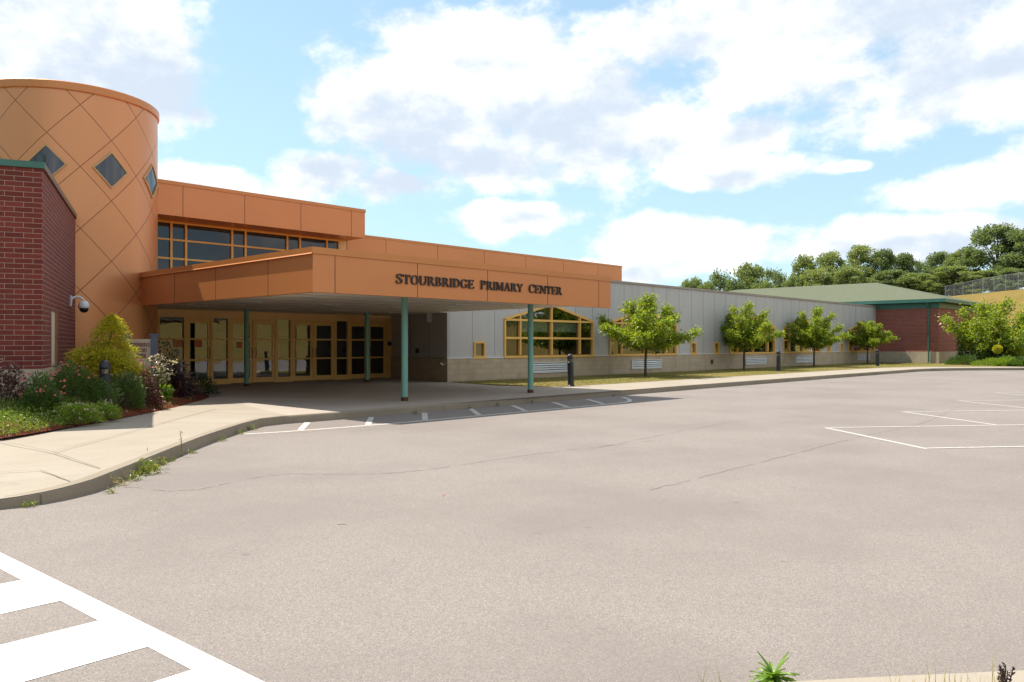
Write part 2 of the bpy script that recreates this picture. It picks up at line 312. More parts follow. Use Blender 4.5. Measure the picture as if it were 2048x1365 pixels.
# ------------------------------------------------------------------ mesh builder and scene helpers
class MB:
    def __init__(s): s.v = []; s.f = []; s.m = []; s.slots = []
    def _mi(s, mat):
        if mat not in s.slots: s.slots.append(mat)
        return s.slots.index(mat)
    def face(s, pts, mat):
        i = len(s.v); s.v += [tuple(p) for p in pts]; s.f.append(tuple(range(i, i + len(pts)))); s.m.append(s._mi(mat)); return s
    def box(s, x0, x1, y0, y1, z0, z1, mat):
        a = [(x0, y0), (x1, y0), (x1, y1), (x0, y1)]; return s.prism(a, z0, z1, mat)
    def prism(s, poly, z0, z1, mat, cap=True):
        n = len(poly); i = len(s.v); k = s._mi(mat)
        s.v += [(p[0], p[1], z0) for p in poly] + [(p[0], p[1], z1) for p in poly]
        for j in range(n): s.f.append((i + j, i + (j + 1) % n, i + n + (j + 1) % n, i + n + j)); s.m.append(k)
        if cap: s.f.append(tuple(i + n + j for j in range(n))); s.f.append(tuple(i + n - 1 - j for j in range(n))); s.m += [k, k]
        return s
    def slab(s, poly, y0, y1, mat):        # poly in (x, z), thickness along y
        n = len(poly); i = len(s.v); k = s._mi(mat)
        s.v += [(p[0], y0, p[1]) for p in poly] + [(p[0], y1, p[1]) for p in poly]
        for j in range(n): s.f.append((i + j, i + n + j, i + n + (j + 1) % n, i + (j + 1) % n)); s.m.append(k)
        s.f.append(tuple(i + j for j in range(n))); s.f.append(tuple(i + 2 * n - 1 - j for j in range(n))); s.m += [k, k]
        return s
    def tube(s, path, r, mat, seg=10, cap=True):
        k = s._mi(mat); rs = r if isinstance(r, (list, tuple)) else [r] * len(path); base = len(s.v); P = [Vector(p) for p in path]
        for j, p in enumerate(P):
            d = (P[min(j + 1, len(P) - 1)] - P[max(j - 1, 0)]).normalized()
            up = Vector((0, 0, 1)) if abs(d.z) < .95 else Vector((1, 0, 0)); a = d.cross(up).normalized(); b = d.cross(a).normalized()
            for q in range(seg):
                t = 2 * math.pi * q / seg; c = p + (a * math.cos(t) + b * math.sin(t)) * rs[j]; s.v.append(tuple(c))
        for j in range(len(P) - 1):
            for q in range(seg):
                s.f.append((base + j * seg + q, base + j * seg + (q + 1) % seg, base + (j + 1) * seg + (q + 1) % seg, base + (j + 1) * seg + q)); s.m.append(k)
        if cap:
            s.f.append(tuple(base + q for q in range(seg))[::-1]); s.f.append(tuple(base + (len(P) - 1) * seg + q for q in range(seg))); s.m += [k, k]
        return s
    def lathe(s, cx, cy, prof, mat, seg=20):     # prof: (radius, z)
        k = s._mi(mat); base = len(s.v)
        for r, z in prof:
            for q in range(seg): t = 2 * math.pi * q / seg; s.v.append((cx + r * math.cos(t), cy + r * math.sin(t), z))
        for j in range(len(prof) - 1):
            for q in range(seg): s.f.append((base + j * seg + q, base + j * seg + (q + 1) % seg, base + (j + 1) * seg + (q + 1) % seg, base + (j + 1) * seg + q)); s.m.append(k)
        return s
    def build(s, name, parent=None, smooth=False, origin=None, local=False):
        o0 = (0, 0, 0)
        if parent is not None and not local: o0 = BASE.get(parent.name, (0, 0, 0))
        if origin is not None: o0 = origin
        me = bpy.data.meshes.new(name); me.from_pydata([(a - o0[0], b - o0[1], c - o0[2]) for a, b, c in s.v], [], s.f)
        for sl in s.slots: me.materials.append(MATS[sl])
        me.polygons.foreach_set('material_index', s.m)
        uvl = me.uv_layers.new(name='UV'); uvd = np.zeros(len(me.loops) * 2, np.float32)
        for p in me.polygons:
            nrm = p.normal
            if abs(nrm.z) < .7: tx, ty = -nrm.y, nrm.x; l = math.hypot(tx, ty); tx /= l; ty /= l
            for li in p.loop_indices:
                x, y, z = s.v[me.loops[li].vertex_index]
                uvd[2 * li], uvd[2 * li + 1] = (x, y) if abs(nrm.z) >= .7 else (x * tx + y * ty, z)
        uvl.data.foreach_set('uv', uvd)
        if smooth: me.polygons.foreach_set('use_smooth', [True] * len(me.polygons))
        me.update(); o = bpy.data.objects.new(name, me); COL.objects.link(o)
        if parent is not None: o.parent = parent; BASE[o.name] = o0
        elif origin is not None: o.location = origin; BASE[o.name] = o0
        return o
BASE = {}
def tag(o, label=None, cat=None, group=None, kind=None):
    if label: o['label'] = label
    if cat: o['category'] = cat
    if group: o['group'] = group
    if kind: o['kind'] = kind
    return o
def thing(name, label, cat, loc, rz=0., group=None):
    o = bpy.data.objects.new(name, None); o.empty_display_size = .2; COL.objects.link(o); o.location = loc; o.rotation_euler = (0, 0, rz); BASE[o.name] = tuple(loc)
    return tag(o, label, cat, group)
def struct(o): o['kind'] = 'structure'; return o
def copy_tree(o, parent=None):
    c = o.copy(); COL.objects.link(c)
    if parent is not None: c.parent = parent
    for ch in o.children: copy_tree(ch, c)
    return c

def leaf_mesh(name, pts, size, mat, parent=None, loc=(0, 0, 0), aspect=.5, up=0., seed=1, dirs=None, jit=.35, droop=0., local=False):
    """many small folded leaves, one island each"""
    rg = np.random.default_rng(seed); pts = np.asarray(pts, np.float64); n = len(pts)
    d = rg.normal(size=(n, 3)) if dirs is None else np.asarray(dirs, np.float64) + rg.normal(size=(n, 3)) * jit
    d[:, 2] += up; d /= np.linalg.norm(d, axis=1)[:, None] + 1e-9
    a = rg.normal(size=(n, 3)); s = np.cross(d, a); s /= np.linalg.norm(s, axis=1)[:, None] + 1e-9; nn = np.cross(s, d)
    L = (size * rg.uniform(.65, 1.3, n))[:, None]; W = L * aspect * .5
    V = np.empty((n, 4, 3)); V[:, 0] = pts; V[:, 1] = pts + d * L * .45 + s * W + nn * W * .35; V[:, 2] = pts + d * L; V[:, 3] = pts + d * L * .45 - s * W + nn * W * .35
    V[:, 2, 2] -= (L * droop)[:, 0]
    o0 = np.array((0, 0, 0) if local else (BASE.get(parent.name, (0, 0, 0)) if parent is not None else loc)); V = (V.reshape(-1, 3) - o0).astype(np.float32)
    me = bpy.data.meshes.new(name); me.vertices.add(4 * n); me.vertices.foreach_set('co', V.ravel()); me.loops.add(4 * n); me.loops.foreach_set('vertex_index', np.arange(4 * n, dtype=np.int32))
    me.polygons.add(n); me.polygons.foreach_set('loop_start', np.arange(0, 4 * n, 4, dtype=np.int32))
    try: me.polygons.foreach_set('loop_total', np.full(n, 4, np.int32))
    except Exception: pass
    mats = mat if isinstance(mat, (list, tuple)) else [mat]
    for m_ in mats: me.materials.append(MATS[m_])
    me.update(calc_edges=True); me.validate()
    o = bpy.data.objects.new(name, me); COL.objects.link(o)
    if parent is not None: o.parent = parent; BASE[o.name] = tuple(o0)
    else: o.location = tuple(o0)
    return o

def poly_wall(name, outer, holes, y, mat, parent):
    """upright sheet in a plane of constant y, with openings"""
    from mathutils.geometry import tessellate_polygon
    loops = [[Vector((x, z, 0)) for x, z in outer]] + [[Vector((x, z, 0)) for x, z in h] for h in holes]
    flat = [p for l in loops for p in l]; mb = MB()
    for t in tessellate_polygon(loops):
        p = [flat[i] for i in t]
        if (p[1] - p[0]).cross(p[2] - p[0]).z < 0: p = [p[0], p[2], p[1]]
        mb.face([(q.x, y, q.y) for q in p], mat)
    return mb

# ------------------------------------------------------------------ ground, road, walks
def poly_sheet(mb, poly, z, mat):
    from mathutils.geometry import tessellate_polygon
    P = [Vector((x, y, 0)) for x, y in poly]
    for t in tessellate_polygon([P]):
        p = [P[i] for i in t]
        if (p[1] - p[0]).cross(p[2] - p[0]).z < 0: p = [p[0], p[2], p[1]]
        mb.face([(q.x, q.y, z(q.x, q.y) if callable(z) else z) for q in p], mat)
def offset(path, d):
    out = []
    for i, p in enumerate(path):
        a = path[max(i - 1, 0)]; b = path[min(i + 1, len(path) - 1)]; dx, dy = b[0] - a[0], b[1] - a[1]; l = math.hypot(dx, dy)
        out.append((p[0] - dy / l * d, p[1] + dx / l * d))
    return out
def smooth_path(p, n=4):
    out = []
    for i in range(len(p) - 1):
        p0, p1, p2, p3 = p[max(i - 1, 0)], p[i], p[i + 1], p[min(i + 2, len(p) - 1)]
        for k in range(n):
            t = k / n
            out.append(tuple(.5 * ((2 * p1[j]) + (-p0[j] + p2[j]) * t + (2 * p0[j] - 5 * p1[j] + 4 * p2[j] - p3[j]) * t * t + (-p0[j] + 3 * p1[j] - 3 * p2[j] + p3[j]) * t ** 3) for j in (0, 1)))
    return out + [p[-1]]
mb = MB(); mb.face([(-900, -900, -.06), (900, -900, -.06), (900, 900, -.06), (-900, 900, -.06)], 'dry_grass'); struct(mb.build('ground'))
mb = MB(); mb.face([(-40, -14, 0), (88, -14, 0), (88, 19, 0), (-40, 19, 0)], 'asphalt'); struct(mb.build('parking_lot'))

KERB = smooth_path([(-14, 22), (-6, 14.9), (-1.5, 11.2), (.6, 9.5), (1.6, 8.85), (2.3, 8.62), (2.9, 8.82), (3.5, 9.38), (5.51, 11.69), (7.0, 13.2)], 3) + [(7.7, 13.80), (8.2, 13.93), (10, 13.93), (16, 14.2), (25, 14.38), (36, 14.45), (45, 14.45)] + smooth_path([(47, 14.44), (49.5, 14.3), (52.2, 13.3), (55.6, 10.6), (60, 6), (67, -1.3), (80, -15)], 4)
def kerb_h(p): return .15 - .10 * max(0, min(1, (3.3 - p[0]) / 2.2))
def kerb_mesh(path, hf, mat, name, w=.15):
    mb = MB(); prof = [(0, 0), (.012, .86), (.03, 1.0), (w, 1.012)]; rows = [offset(path, d) for d, _ in prof]
    for i in range(len(path) - 1):
        h0, h1 = hf(path[i]), hf(path[i + 1])
        for k in range(3):
            mb.face([(*rows[k][i], prof[k][1] * h0), (*rows[k][i + 1], prof[k][1] * h1), (*rows[k + 1][i + 1], prof[k + 1][1] * h1), (*rows[k + 1][i], prof[k + 1][1] * h0)], mat)
    return struct(mb.build(name))
kerb_mesh(KERB, kerb_h, 'kerb_concrete', 'kerb')
acc_ = 0.
for i in range(len(KERB) - 1):
    a, b = KERB[i], KERB[i + 1]; L = math.hypot(b[0] - a[0], b[1] - a[1]); d = 3.05 - acc_
    while d < L and -3 < a[0] < 56:
        f = d / L; p = (a[0] + (b[0] - a[0]) * f, a[1] + (b[1] - a[1]) * f); tx, ty = (b[0] - a[0]) / L, (b[1] - a[1]) / L; h_ = kerb_h(p) + .0035; mb = MB()
        c4 = [(p[0] + tx * s_ * .005 - ty * n_, p[1] + ty * s_ * .005 + tx * n_) for s_, n_ in ((-1, -.002), (1, -.002), (1, .152), (-1, .152))]
        mb.face([(*c4[0], 0), (*c4[1], 0), (*c4[1], h_ * .86), (*c4[0], h_ * .86)], 'joint'); mb.face([(*c4[0], h_ * .86), (*c4[1], h_ * .86), (*c4[2], h_), (*c4[3], h_)], 'joint'); struct(mb.build('kerb_joint')); d += 3.05
    acc_ = (acc_ + L) % 3.05
inner = offset(KERB, .02)
def slab_z(x, y):
    h = .15
    if x < 3.3:
        d = min(math.hypot(x - p[0], y - p[1]) for p in KERB); h -= .10 * max(0, min(1, (3.3 - x) / 2.2)) * max(0, 1 - d / 2.5)
    return h
cut0 = [p for p in inner if p[0] < 8.4]; cut1 = [p for p in inner if 8.3 < p[0]]
mb = MB(); poly_sheet(mb, cut0 + [(8.4, 13.96), (10.4, 22.5), (10.4, 27), (-14, 27)], slab_z, 'concrete'); 
mb.face([(8.4, 13.96, .15), (20.2, 14.28, .15), (20.2, 27, .15), (10.4, 27, .15), (10.4, 22.5, .15)], 'porch_concrete')
poly_sheet(mb, [(20.2, 14.28)] + [p for p in inner if p[0] > 20.2] + [(83, -12), (71, 0), (57.8, 12.1), (53.5, 15.7), (50, 16.75), (45, 16.95), (20.2, 16.9)], .15, 'concrete')
struct(mb.build('sidewalk'))
def strip(name, pts, w, z, mat, tags=None):
    L = offset(pts, w / 2); R = offset(pts, -w / 2); mb = MB()
    for i in range(len(pts) - 1): zz = z if callable(z) else (lambda x, y: z); mb.face([(*q_, zz(*q_)) for q_ in (R[i], R[i + 1], L[i + 1], L[i])], mat)
    return struct(mb.build(name))
# expansion joints in the walk
for pl in [[(3.45, 11.51), (6.32, 14.61), (8.2, 16.6)], [(3.3, 13.6), (3.45, 11.51), (3.36, 9.6)], [(-1, 12.2), (2.88, 10.04), (2.86, 8.95)], [(5.5, 15.3), (6.9, 13.4)], [(7.2, 17.3), (8.35, 14.1)], [(0.2, 12.4), (.8, 9.6)],
           [(12.6, 14.1), (12.6, 26)], [(17.2, 14.35), (17.2, 26)], [(9, 17.6), (19.4, 17.6)], [(10.4, 21.6), (19.4, 21.6)]]:
    strip('walk_joint', [(a[0] + (b[0] - a[0]) * f / 12, a[1] + (b[1] - a[1]) * f / 12) for a, b in zip(pl, pl[1:]) for f in range(12)] + [pl[-1]], .012, lambda x, y: slab_z(x, y) + .003, 'joint')
for x in np.arange(21.5, 46, 1.8): strip('walk_joint', [(x, 14.62), (x, 16.88)], .016, .153, 'joint')
# markings on the asphalt
def mark(pts, w=.10, mat='road_paint', z=.003): return strip('road_marking', pts, w, z, mat)
mark(smooth_path([(6.82, 12.83), (7.82, 12.62), (9.68, 12.45)], 3) + [(12.1, 12.45), (15.2, 12.45)] + smooth_path([(16.75, 12.43), (17.7, 12.52), (18.5, 13.0), (19.2, 13.75)], 4), .11)
for a, b in [((8.71, 13.82), (7.87, 12.72)), ((10.28, 13.85), (9.24, 12.56)), ((11.75, 13.85), (10.66, 12.55)), ((13.27, 13.95), (12.2, 12.55)), ((14.69, 13.9), (13.7, 12.55)), ((16.3, 13.95), (15.25, 12.55)), ((17.8, 13.95), (16.7, 12.55))]:
    mark([a, b], .12, z=.0055)
D1 = (14.11 - 12.89, 2.7 - 3.73)
for x, y in [(14.78, 5.99), (19.51, 6.12), (24.34, 6.22), (29.18, 6.38), (34.0, 6.5)]:
    a = (x, y); b = (x - 1.95, y - 2.30); mark([a, b], .075); mark([(a[0] + .05, a[1] - .06), (a[0] + 6.4, a[1] - 5.2)], .075, z=.0045)
    if x < 15: mark([(b[0] + .05, b[1] + .02), (b[0] + 6.4, b[1] - 5.2)], .075, z=.0055)
mark([(41.22, 14.18), (39.55, 10.51)], .08)
# crosswalk: two lines and bars
mb = MB()
def q(pts, z=.003): mb.face([(x, y, z) for x, y in pts], 'fresh_road_paint')
ed = (.052, -1.0)
def edge(y, o): t = (6.84 - y) / 3.48; o *= .70; return (1.70 + .18 * t - o, y)
for a, b in [(9.2, 7.4), (7.4, 5), (5, 2), (2, -1)]: q([edge(a, .21), edge(b, .21), edge(b, 0), edge(a, 0)])
for ya, yb, sl in [(8.5, 8.05, .12), (7.35, 6.85, .12), (5.95, 5.30, .12), (4.76, 4.17, .12), (3.72, 3.12, .12), (2.6, 2.0, .12), (1.4, .8, .12)]:
    x0 = edge((ya + yb) / 2, .212)[0]; xa, xb = edge(ya, .213)[0], edge(yb, .213)[0]; q([(x0 - 2.6, yb - .10), (xb, yb), (xa, ya), (x0 - 2.6, ya - .10)], .003)
x0 = edge(4, .30)[0] - 2.6; q([(x0 - .21, -1), (x0 - .002, -1), (x0 - .002, 9), (x0 - .21, 9)], .0045)
struct(mb.build('crosswalk'))
# sealed cracks
rc = random.Random(3)
def crack(pts, w=.022):
    p = smooth_path(pts, 22); k = 0.; q_ = []
    for x, y in p: k = .8 * k + rc.gauss(0, .014); q_.append((x + k, y + k * .6 + rc.gauss(0, .008)))
    L = offset(q_, .5); mb = MB()
    for i in range(len(q_) - 1):
        if rc.random() < .16: continue
        w0, w1 = (w * rc.uniform(.35, 1.5) for _ in (0, 1)); a, b = q_[i], q_[i + 1]; na = ((L[i][0] - a[0]) * w0, (L[i][1] - a[1]) * w0); nb = ((L[i + 1][0] - b[0]) * w1, (L[i + 1][1] - b[1]) * w1)
        mb.face([(a[0] - na[0], a[1] - na[1], .002), (b[0] - nb[0], b[1] - nb[1], .002), (b[0] + nb[0], b[1] + nb[1], .002), (a[0] + na[0], a[1] + na[1], .002)], 'crack')
    struct(mb.build('road_crack'))
crack([(3.41, 9.01), (3.83, 8.35), (5.0, 8.54), (6.1, 7.65), (8.5, 7.5), (11.13, 7.13)], .010); crack([(7.2, 4.79), (11.18, 4.9), (13.95, 4.98), (17.19, 4.97), (22, 5.6)], .013)
crack([(9.32, 7.25), (12.3, 7.6), (15.28, 7.75), (17, 7.2)], .011); crack([(21.37, 9.93), (26, 9.7), (30.93, 9.29), (36, 9.4)], .014)
# lawn in front of the classroom wing and round to the right
LAWN = [(19.3, 18.9), (20.0, 17.25), (20.6, 16.88), (45, 16.93), (50, 16.73), (53.5, 15.68), (57.8, 12.08), (71, -.02), (83, -12), (140, -12), (150, 60), (64, 60), (64, 22.1), (19.76, 22.1), (19.6, 20.6)]
mb = MB(); poly_sheet(mb, LAWN, .158, 'lawn'); struct(mb.build('lawn'))
def in_poly(x, y, P):
    c = False; j = len(P) - 1
    for i in range(len(P)):
        if (P[i][1] > y) != (P[j][1] > y) and x < (P[j][0] - P[i][0]) * (y - P[i][1]) / (P[j][1] - P[i][1]) + P[i][0]: c = not c
        j = i
    return c
rg = np.random.default_rng(5)
def scatter(P, n, x0, x1, y0, y1, bias=1.0):
    out = []
    while len(out) < n:
        x = x0 + (x1 - x0) * rg.random() ** bias; y = rg.uniform(y0, y1)
        if in_poly(x, y, P): out.append((x, y))
    return np.array(out)
g = scatter(LAWN, 26000, 19.3, 64, 16.6, 22, 1.5); pts = np.c_[g, np.full(len(g), .155)]
tag(leaf_mesh('lawn_grass', pts, .055, 'grass_blade', aspect=.16, up=1.6, seed=4), kind='stuff', label='short dry yellow-green grass in front of the grey wing', cat='grass')
# planting bed beside the walk
EDGE = [(-14, 22.8), (-5, 16.4), (0, 13.2), (1.8, 12.75), (3.39, 13.66), (5.67, 15.58), (7.4, 17.3), (8.6, 18.7), (9.63, 20.0), (10.3, 21.4), (10.4, 22.6)]
EDGE_S = smooth_path(EDGE, 4); BD = (-.71, .70)
def bed_h(d): return .1525 + .335 * (1 - math.exp(-max(d, 0) / 1.1))
mb = MB(); rows = [0, .12, .3, .6, 1, 1.6, 2.4, 3.4, 5, 8]
for i in range(len(EDGE_S) - 1):
    for k in range(len(rows) - 1):
        def V(j, r): 
            w = .04 * math.sin(3.1 * EDGE_S[j][0] + 2 * r) * (r > 0.1); return (EDGE_S[j][0] + BD[0] * r, EDGE_S[j][1] + BD[1] * r, bed_h(r) + w)
        mb.face([V(i, rows[k]), V(i + 1, rows[k]), V(i + 1, rows[k + 1]), V(i, rows[k + 1])], 'mulch')
struct(mb.build('mulch_bed', smooth=True))
def bed_pt(t, d):
    """point at parameter t along the bed edge (x of the edge), d metres in"""
    for a, b in zip(EDGE_S, EDGE_S[1:]):
        if a[0] <= t <= b[0]:
            f = (t - a[0]) / (b[0] - a[0] + 1e-9); x = a[0] + f * (b[0] - a[0]); y = a[1] + f * (b[1] - a[1]); break
    return (x + BD[0] * d, y + BD[1] * d, bed_h(d))
# verge with its kerb at the photographer's feet
VK = smooth_path([(9.5, -3.9), (7, -1.72), (5.2, -.2), (4.05, .77), (3.27, 1.43), (3.02, 1.56), (2.80, 1.46), (2.66, 1.2), (2.62, .7), (2.9, -1.5), (3.4, -5)], 4)
kerb_mesh(VK, lambda p: .15, 'concrete', 'kerb', .17)
mb = MB(); poly_sheet(mb, offset(VK, .16), .135, 'dry_grass'); struct(mb.build('verge'))
# hill to the right rear and the bank across the road
def ss(a, b, x): t = max(0., min(1., (x - a) / (b - a))); return t * t * (3 - 2 * t)
def hill_z(lat, dep): return -.2 + 8.1 * ss(40.5, 58.5, lat) + .03 * max(0, lat - 58) + .04 * math.sin(lat * .4 + dep * .21) * ss(42, 50, lat)
mb = MB(); LA = [36 + 1.5 * i for i in range(26)] + [80, 90, 110, 150]; DE = [44 + 3 * i for i in range(46)]
k = mb._mi('dry_grass')
for a in LA:
    for d in DE: x, y = cw(a, d); mb.v.append((x, y, hill_z(a, d)))
n = len(DE)
for i in range(len(LA) - 1):
    for j in range(n - 1): mb.f.append((i * n + j, (i + 1) * n + j, (i + 1) * n + j + 1, i * n + j + 1)); mb.m.append(k)
struct(mb.build('hill', smooth=True))
mb = MB(); XS = list(range(-40, 170, 6)); prof = [(-13.9, .02), (-16, .25), (-22, 1.6), (-28, 3.2), (-34, 4.4), (-60, 5.2)]
for i in range(len(XS) - 1):
    for (y0, z0), (y1, z1) in zip(prof, prof[1:]):
        f = lambda x, z: z * (1 + .12 * math.sin(x * .13)); mb.face([(XS[i], y1, f(XS[i], z1)), (XS[i + 1], y1, f(XS[i + 1], z1)), (XS[i + 1], y0, f(XS[i + 1], z0)), (XS[i], y0, f(XS[i], z0))], 'dry_grass')
struct(mb.build('bank', smooth=True))

# ------------------------------------------------------------------ the school, volume by volume
def seams(mb, xs, y, z0, z1, mat='seam_dark', w=.016):
    for x in xs: mb.box(x - w / 2, x + w / 2, y - .003, y + .02, z0, z1, mat)
# brick block in the left foreground (its own turned axes)
BR = math.atan2(-.386, .923); bb = thing('brick_block', 'red brick block with green coping at the left of the school', 'building', (4.85, 16.76, 0), BR)
mb = MB(); mb.box(-9, 0, 0, 7.3, 1.09, 4.85, 'red_brick'); mb.box(-.765, -.735, -.006, .02, 1.09, 4.85, 'mortar'); mb.build('brick_wall', bb, local=True)
mb = MB(); mb.box(-9.02, .03, -.03, 7.32, -.1, 1.085, 'split_block'); mb.build('block_base', bb, local=True)
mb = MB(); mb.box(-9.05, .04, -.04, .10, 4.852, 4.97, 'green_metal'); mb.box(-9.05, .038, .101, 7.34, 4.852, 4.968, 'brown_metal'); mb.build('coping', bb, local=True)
mb = MB()
for y0, y1, z0, z1 in [(1.25, 1.29, 1.10, 2.26), (2.51, 2.55, 1.10, 2.26), (1.29, 2.51, 2.22, 2.26)]: mb.box(-.05, .012, y0, y1, z0, z1, 'brown_metal')
wn = mb.build('window', bb, local=True); mb = MB(); mb.box(-.05, .005, 1.92, 2.51, 1.10, 2.22, 'dark_pane'); mb.build('pane', wn, local=True)
mb = MB(); mb.box(-.05, .004, 1.29, 1.919, 1.10, 2.22, 'sign_cream'); mb.build('infill_panel', wn, local=True)
# round tower
TC = (7.95, 24.98); TR = 2.29; tw = thing('round_tower', 'copper coloured round tower with diamond panels and diamond windows', 'tower', (TC[0], TC[1], 0))
def cyl(th, z, r=0.): t = R_(th); return ((TR + r) * math.cos(t), (TR + r) * math.sin(t), z)
def tower_skin():
    nt_, nz = 120, 12; me = bpy.data.meshes.new('wall'); V = []; F = []; U = []
    for i in range(nt_ + 1):
        for j in range(nz + 1): V.append(cyl(-270 + 360 * i / nt_, .1 + 8.2 * j / nz))
    for i in range(nt_):
        for j in range(nz):
            q = [(i, j), (i + 1, j), (i + 1, j + 1), (i, j + 1)]; F.append([a * (nz + 1) + b for a, b in q])
            for a, b in q: U += [((-270 + 360 * a / nt_) + 102.) / 38.7, ((.1 + 8.2 * b / nz) - 6.23) / 1.63]
    me.from_pydata(V, [], F); me.materials.append(MATS['tower_panel']); uv = me.uv_layers.new(name='UV'); uv.data.foreach_set('uv', np.array(U, np.float32)); me.polygons.foreach_set('use_smooth', [True] * len(F)); me.update()
    o = bpy.data.objects.new('wall', me); COL.objects.link(o); o.parent = tw
tower_skin()
mb = MB(); mb.lathe(0, 0, [(TR - .3, 8.18), (TR + .035, 8.20), (TR + .045, 8.22), (TR + .045, 8.40), (TR + .02, 8.42), (TR - .25, 8.42), (TR - .25, 8.3), (0.01, 8.3)], 'copper_cap', 96); mb.build('cap', tw, local=True)
def dia(th0, z0, hd, hw, r, n=6):
    c = [(0, hd), (hw, 0), (0, -hd), (-hw, 0)]; out = []
    for a, b in zip(c, c[1:] + c[:1]):
        for i in range(n): t = i / n; out.append(cyl(th0 + a[0] + (b[0] - a[0]) * t, z0 + a[1] + (b[1] - a[1]) * t, r))
    return out
for th0 in (-121.5, -82.8, -44.1, -5.4, -160.2):
    mb = MB(); A = dia(th0, 6.25, .50, 12.0, .035); B = dia(th0, 6.25, .450, 10.75, .035); A0 = dia(th0, 6.25, .50, 12.0, -.02); B0 = dia(th0, 6.25, .450, 10.75, .002); n = len(A)
    for i in range(n):
        j = (i + 1) % n
        mb.face([A[j], A[i], B[i], B[j]], 'dull_frame'); mb.face([A0[j], A0[i], A[i], A[j]], 'dull_frame'); mb.face([B[j], B[i], B0[i], B0[j]], 'dull_frame')
    fr = mb.build('window', tw, local=True)
    mb = MB(); NS = 12
    for i in range(NS):
        a0, a1 = -10.8 + 21.6 * i / NS, -10.8 + 21.6 * (i + 1) / NS; h0, h1 = .452 * (1 - abs(a0) / 10.8), .452 * (1 - abs(a1) / 10.8)
        mb.face([cyl(th0 + a0, 6.25 - h0, .012), cyl(th0 + a1, 6.25 - h1, .012), cyl(th0 + a1, 6.25 + h1, .012), cyl(th0 + a0, 6.25 + h0, .012)], 'dark_pane')
    mb.build('pane', fr, local=True)
# entrance hall: doors, clerestory, copper fascia and the long rear band
eh = thing('entrance_hall', 'entrance hall with yellow framed doors, dark clerestory and copper fascia', 'building', (14, 26.7, 0))
YD = 26.7
mb = MB(); mb.box(9.6, 20.8, YD, YD + .2, 2.46, 2.9, 'tan_panel'); mb.build('head_panel', eh)
mb = MB(); mb.box(9.6, 20.8, YD + .02, YD + .22, 2.905, 3.55, 'copper_panel'); mb.build('wall', eh)
doors = [(12.13, 12.94, 12.22, 12.85, 1), (13.68, 14.53, 13.78, 14.43, 1), (14.56, 15.42, 14.69, 15.32, -1), (16.17, 17.04, 16.28, 16.93, 1), (17.07, 18.0, 17.20, 17.87, -1), (18.71, 19.57, 18.82, 19.46, 1), (19.60, 20.57, 19.75, 20.42, -1)]
sides = [(11.2, 12.01), (13.04, 13.58), (15.54, 16.06), (18.10, 18.62)]
mb = MB(); ev = sorted([(a, b) for a, b, *_ in doors] + sides); xs = 11.04
for a, b in ev:
    mb.box(xs, a, YD - .06, YD + .10, .15, 2.46, 'door_yellow'); xs = b
mb.box(xs, 20.8, YD - .06, YD + .10, .15, 2.46, 'door_yellow'); mb.box(9.6, 11.04, YD - .02, YD + .1, .15, 2.46, 'tan_panel')
for a, b in sides: mb.box(a, b, YD - .055, YD + .095, .15, .34, 'door_yellow')
for a, b, *_ in doors: mb.box(a, b, YD - .055, YD + .095, 2.42, 2.458, 'door_yellow')
mb.build('door_frame', eh)
for a, b in sides:
    mb = MB(); mb.face([(a, YD + .01, .34), (b, YD + .01, .34), (b, YD + .01, 2.46), (a, YD + .01, 2.46)], 'glass'); s_ = mb.build('sidelight', eh)
    for z in (.975, 1.70): mb = MB(); mb.box(a, b, YD - .045, YD + .06, z, z + .055, 'door_yellow'); mb.build('glazing_bar', s_)
for a, b, g0, g1, s in doors:
    mb = MB(); e = .006
    mb.box(a + e, g0, YD - .035, YD + .025, .17, 2.415, 'door_yellow'); mb.box(g1, b - e, YD - .035, YD + .025, .17, 2.415, 'door_yellow')
    for z0, z1 in ((.17, .35), (.98, 1.04), (1.70, 1.76), (2.27, 2.415)): mb.box(g0, g1, YD - .034, YD + .024, z0, z1, 'door_yellow')
    d_ = mb.build('door', eh); mb = MB(); mb.face([(g0, YD - .01, .35), (g1, YD - .01, .35), (g1, YD - .01, 2.27), (g0, YD - .01, 2.27)], 'glass'); mb.build('pane', d_)
    hx = (g1 + b) / 2 if s > 0 else (g0 + a) / 2
    mb = MB(); mb.tube([(hx, YD - .035, 1.06), (hx, YD - .10, 1.08), (hx, YD - .11, 1.2), (hx, YD - .11, 1.36), (hx, YD - .10, 1.40), (hx, YD - .035, 1.42)], .012, 'black_metal', 8); mb.build('handle', d_)
mb = MB(); mb.box(20.60, 20.76, YD - .10, YD - .062, 1.50, 1.66, 'black_metal'); mb.build('card_reader', eh)
def room(mb, x0, x1, y0, y1, z0, z1, wall='dark_interior', floor='interior_floor'):
    mb.face([(x0, y1, z0), (x1, y1, z0), (x1, y1, z1), (x0, y1, z1)], wall); mb.face([(x0, y0, z0), (x0, y1, z0), (x0, y1, z1), (x0, y0, z1)], wall); mb.face([(x1, y1, z0), (x1, y0, z0), (x1, y0, z1), (x1, y1, z1)], wall)
    mb.face([(x0, y0, z0), (x1, y0, z0), (x1, y1, z0), (x0, y1, z0)], floor); mb.face([(x0, y1, z1), (x1, y1, z1), (x1, y0, z1), (x0, y0, z1)], wall)
mb = MB(); room(mb, 9.7, 20.75, YD + .21, YD + 6, .155, 2.85); mb.build('lobby', eh)
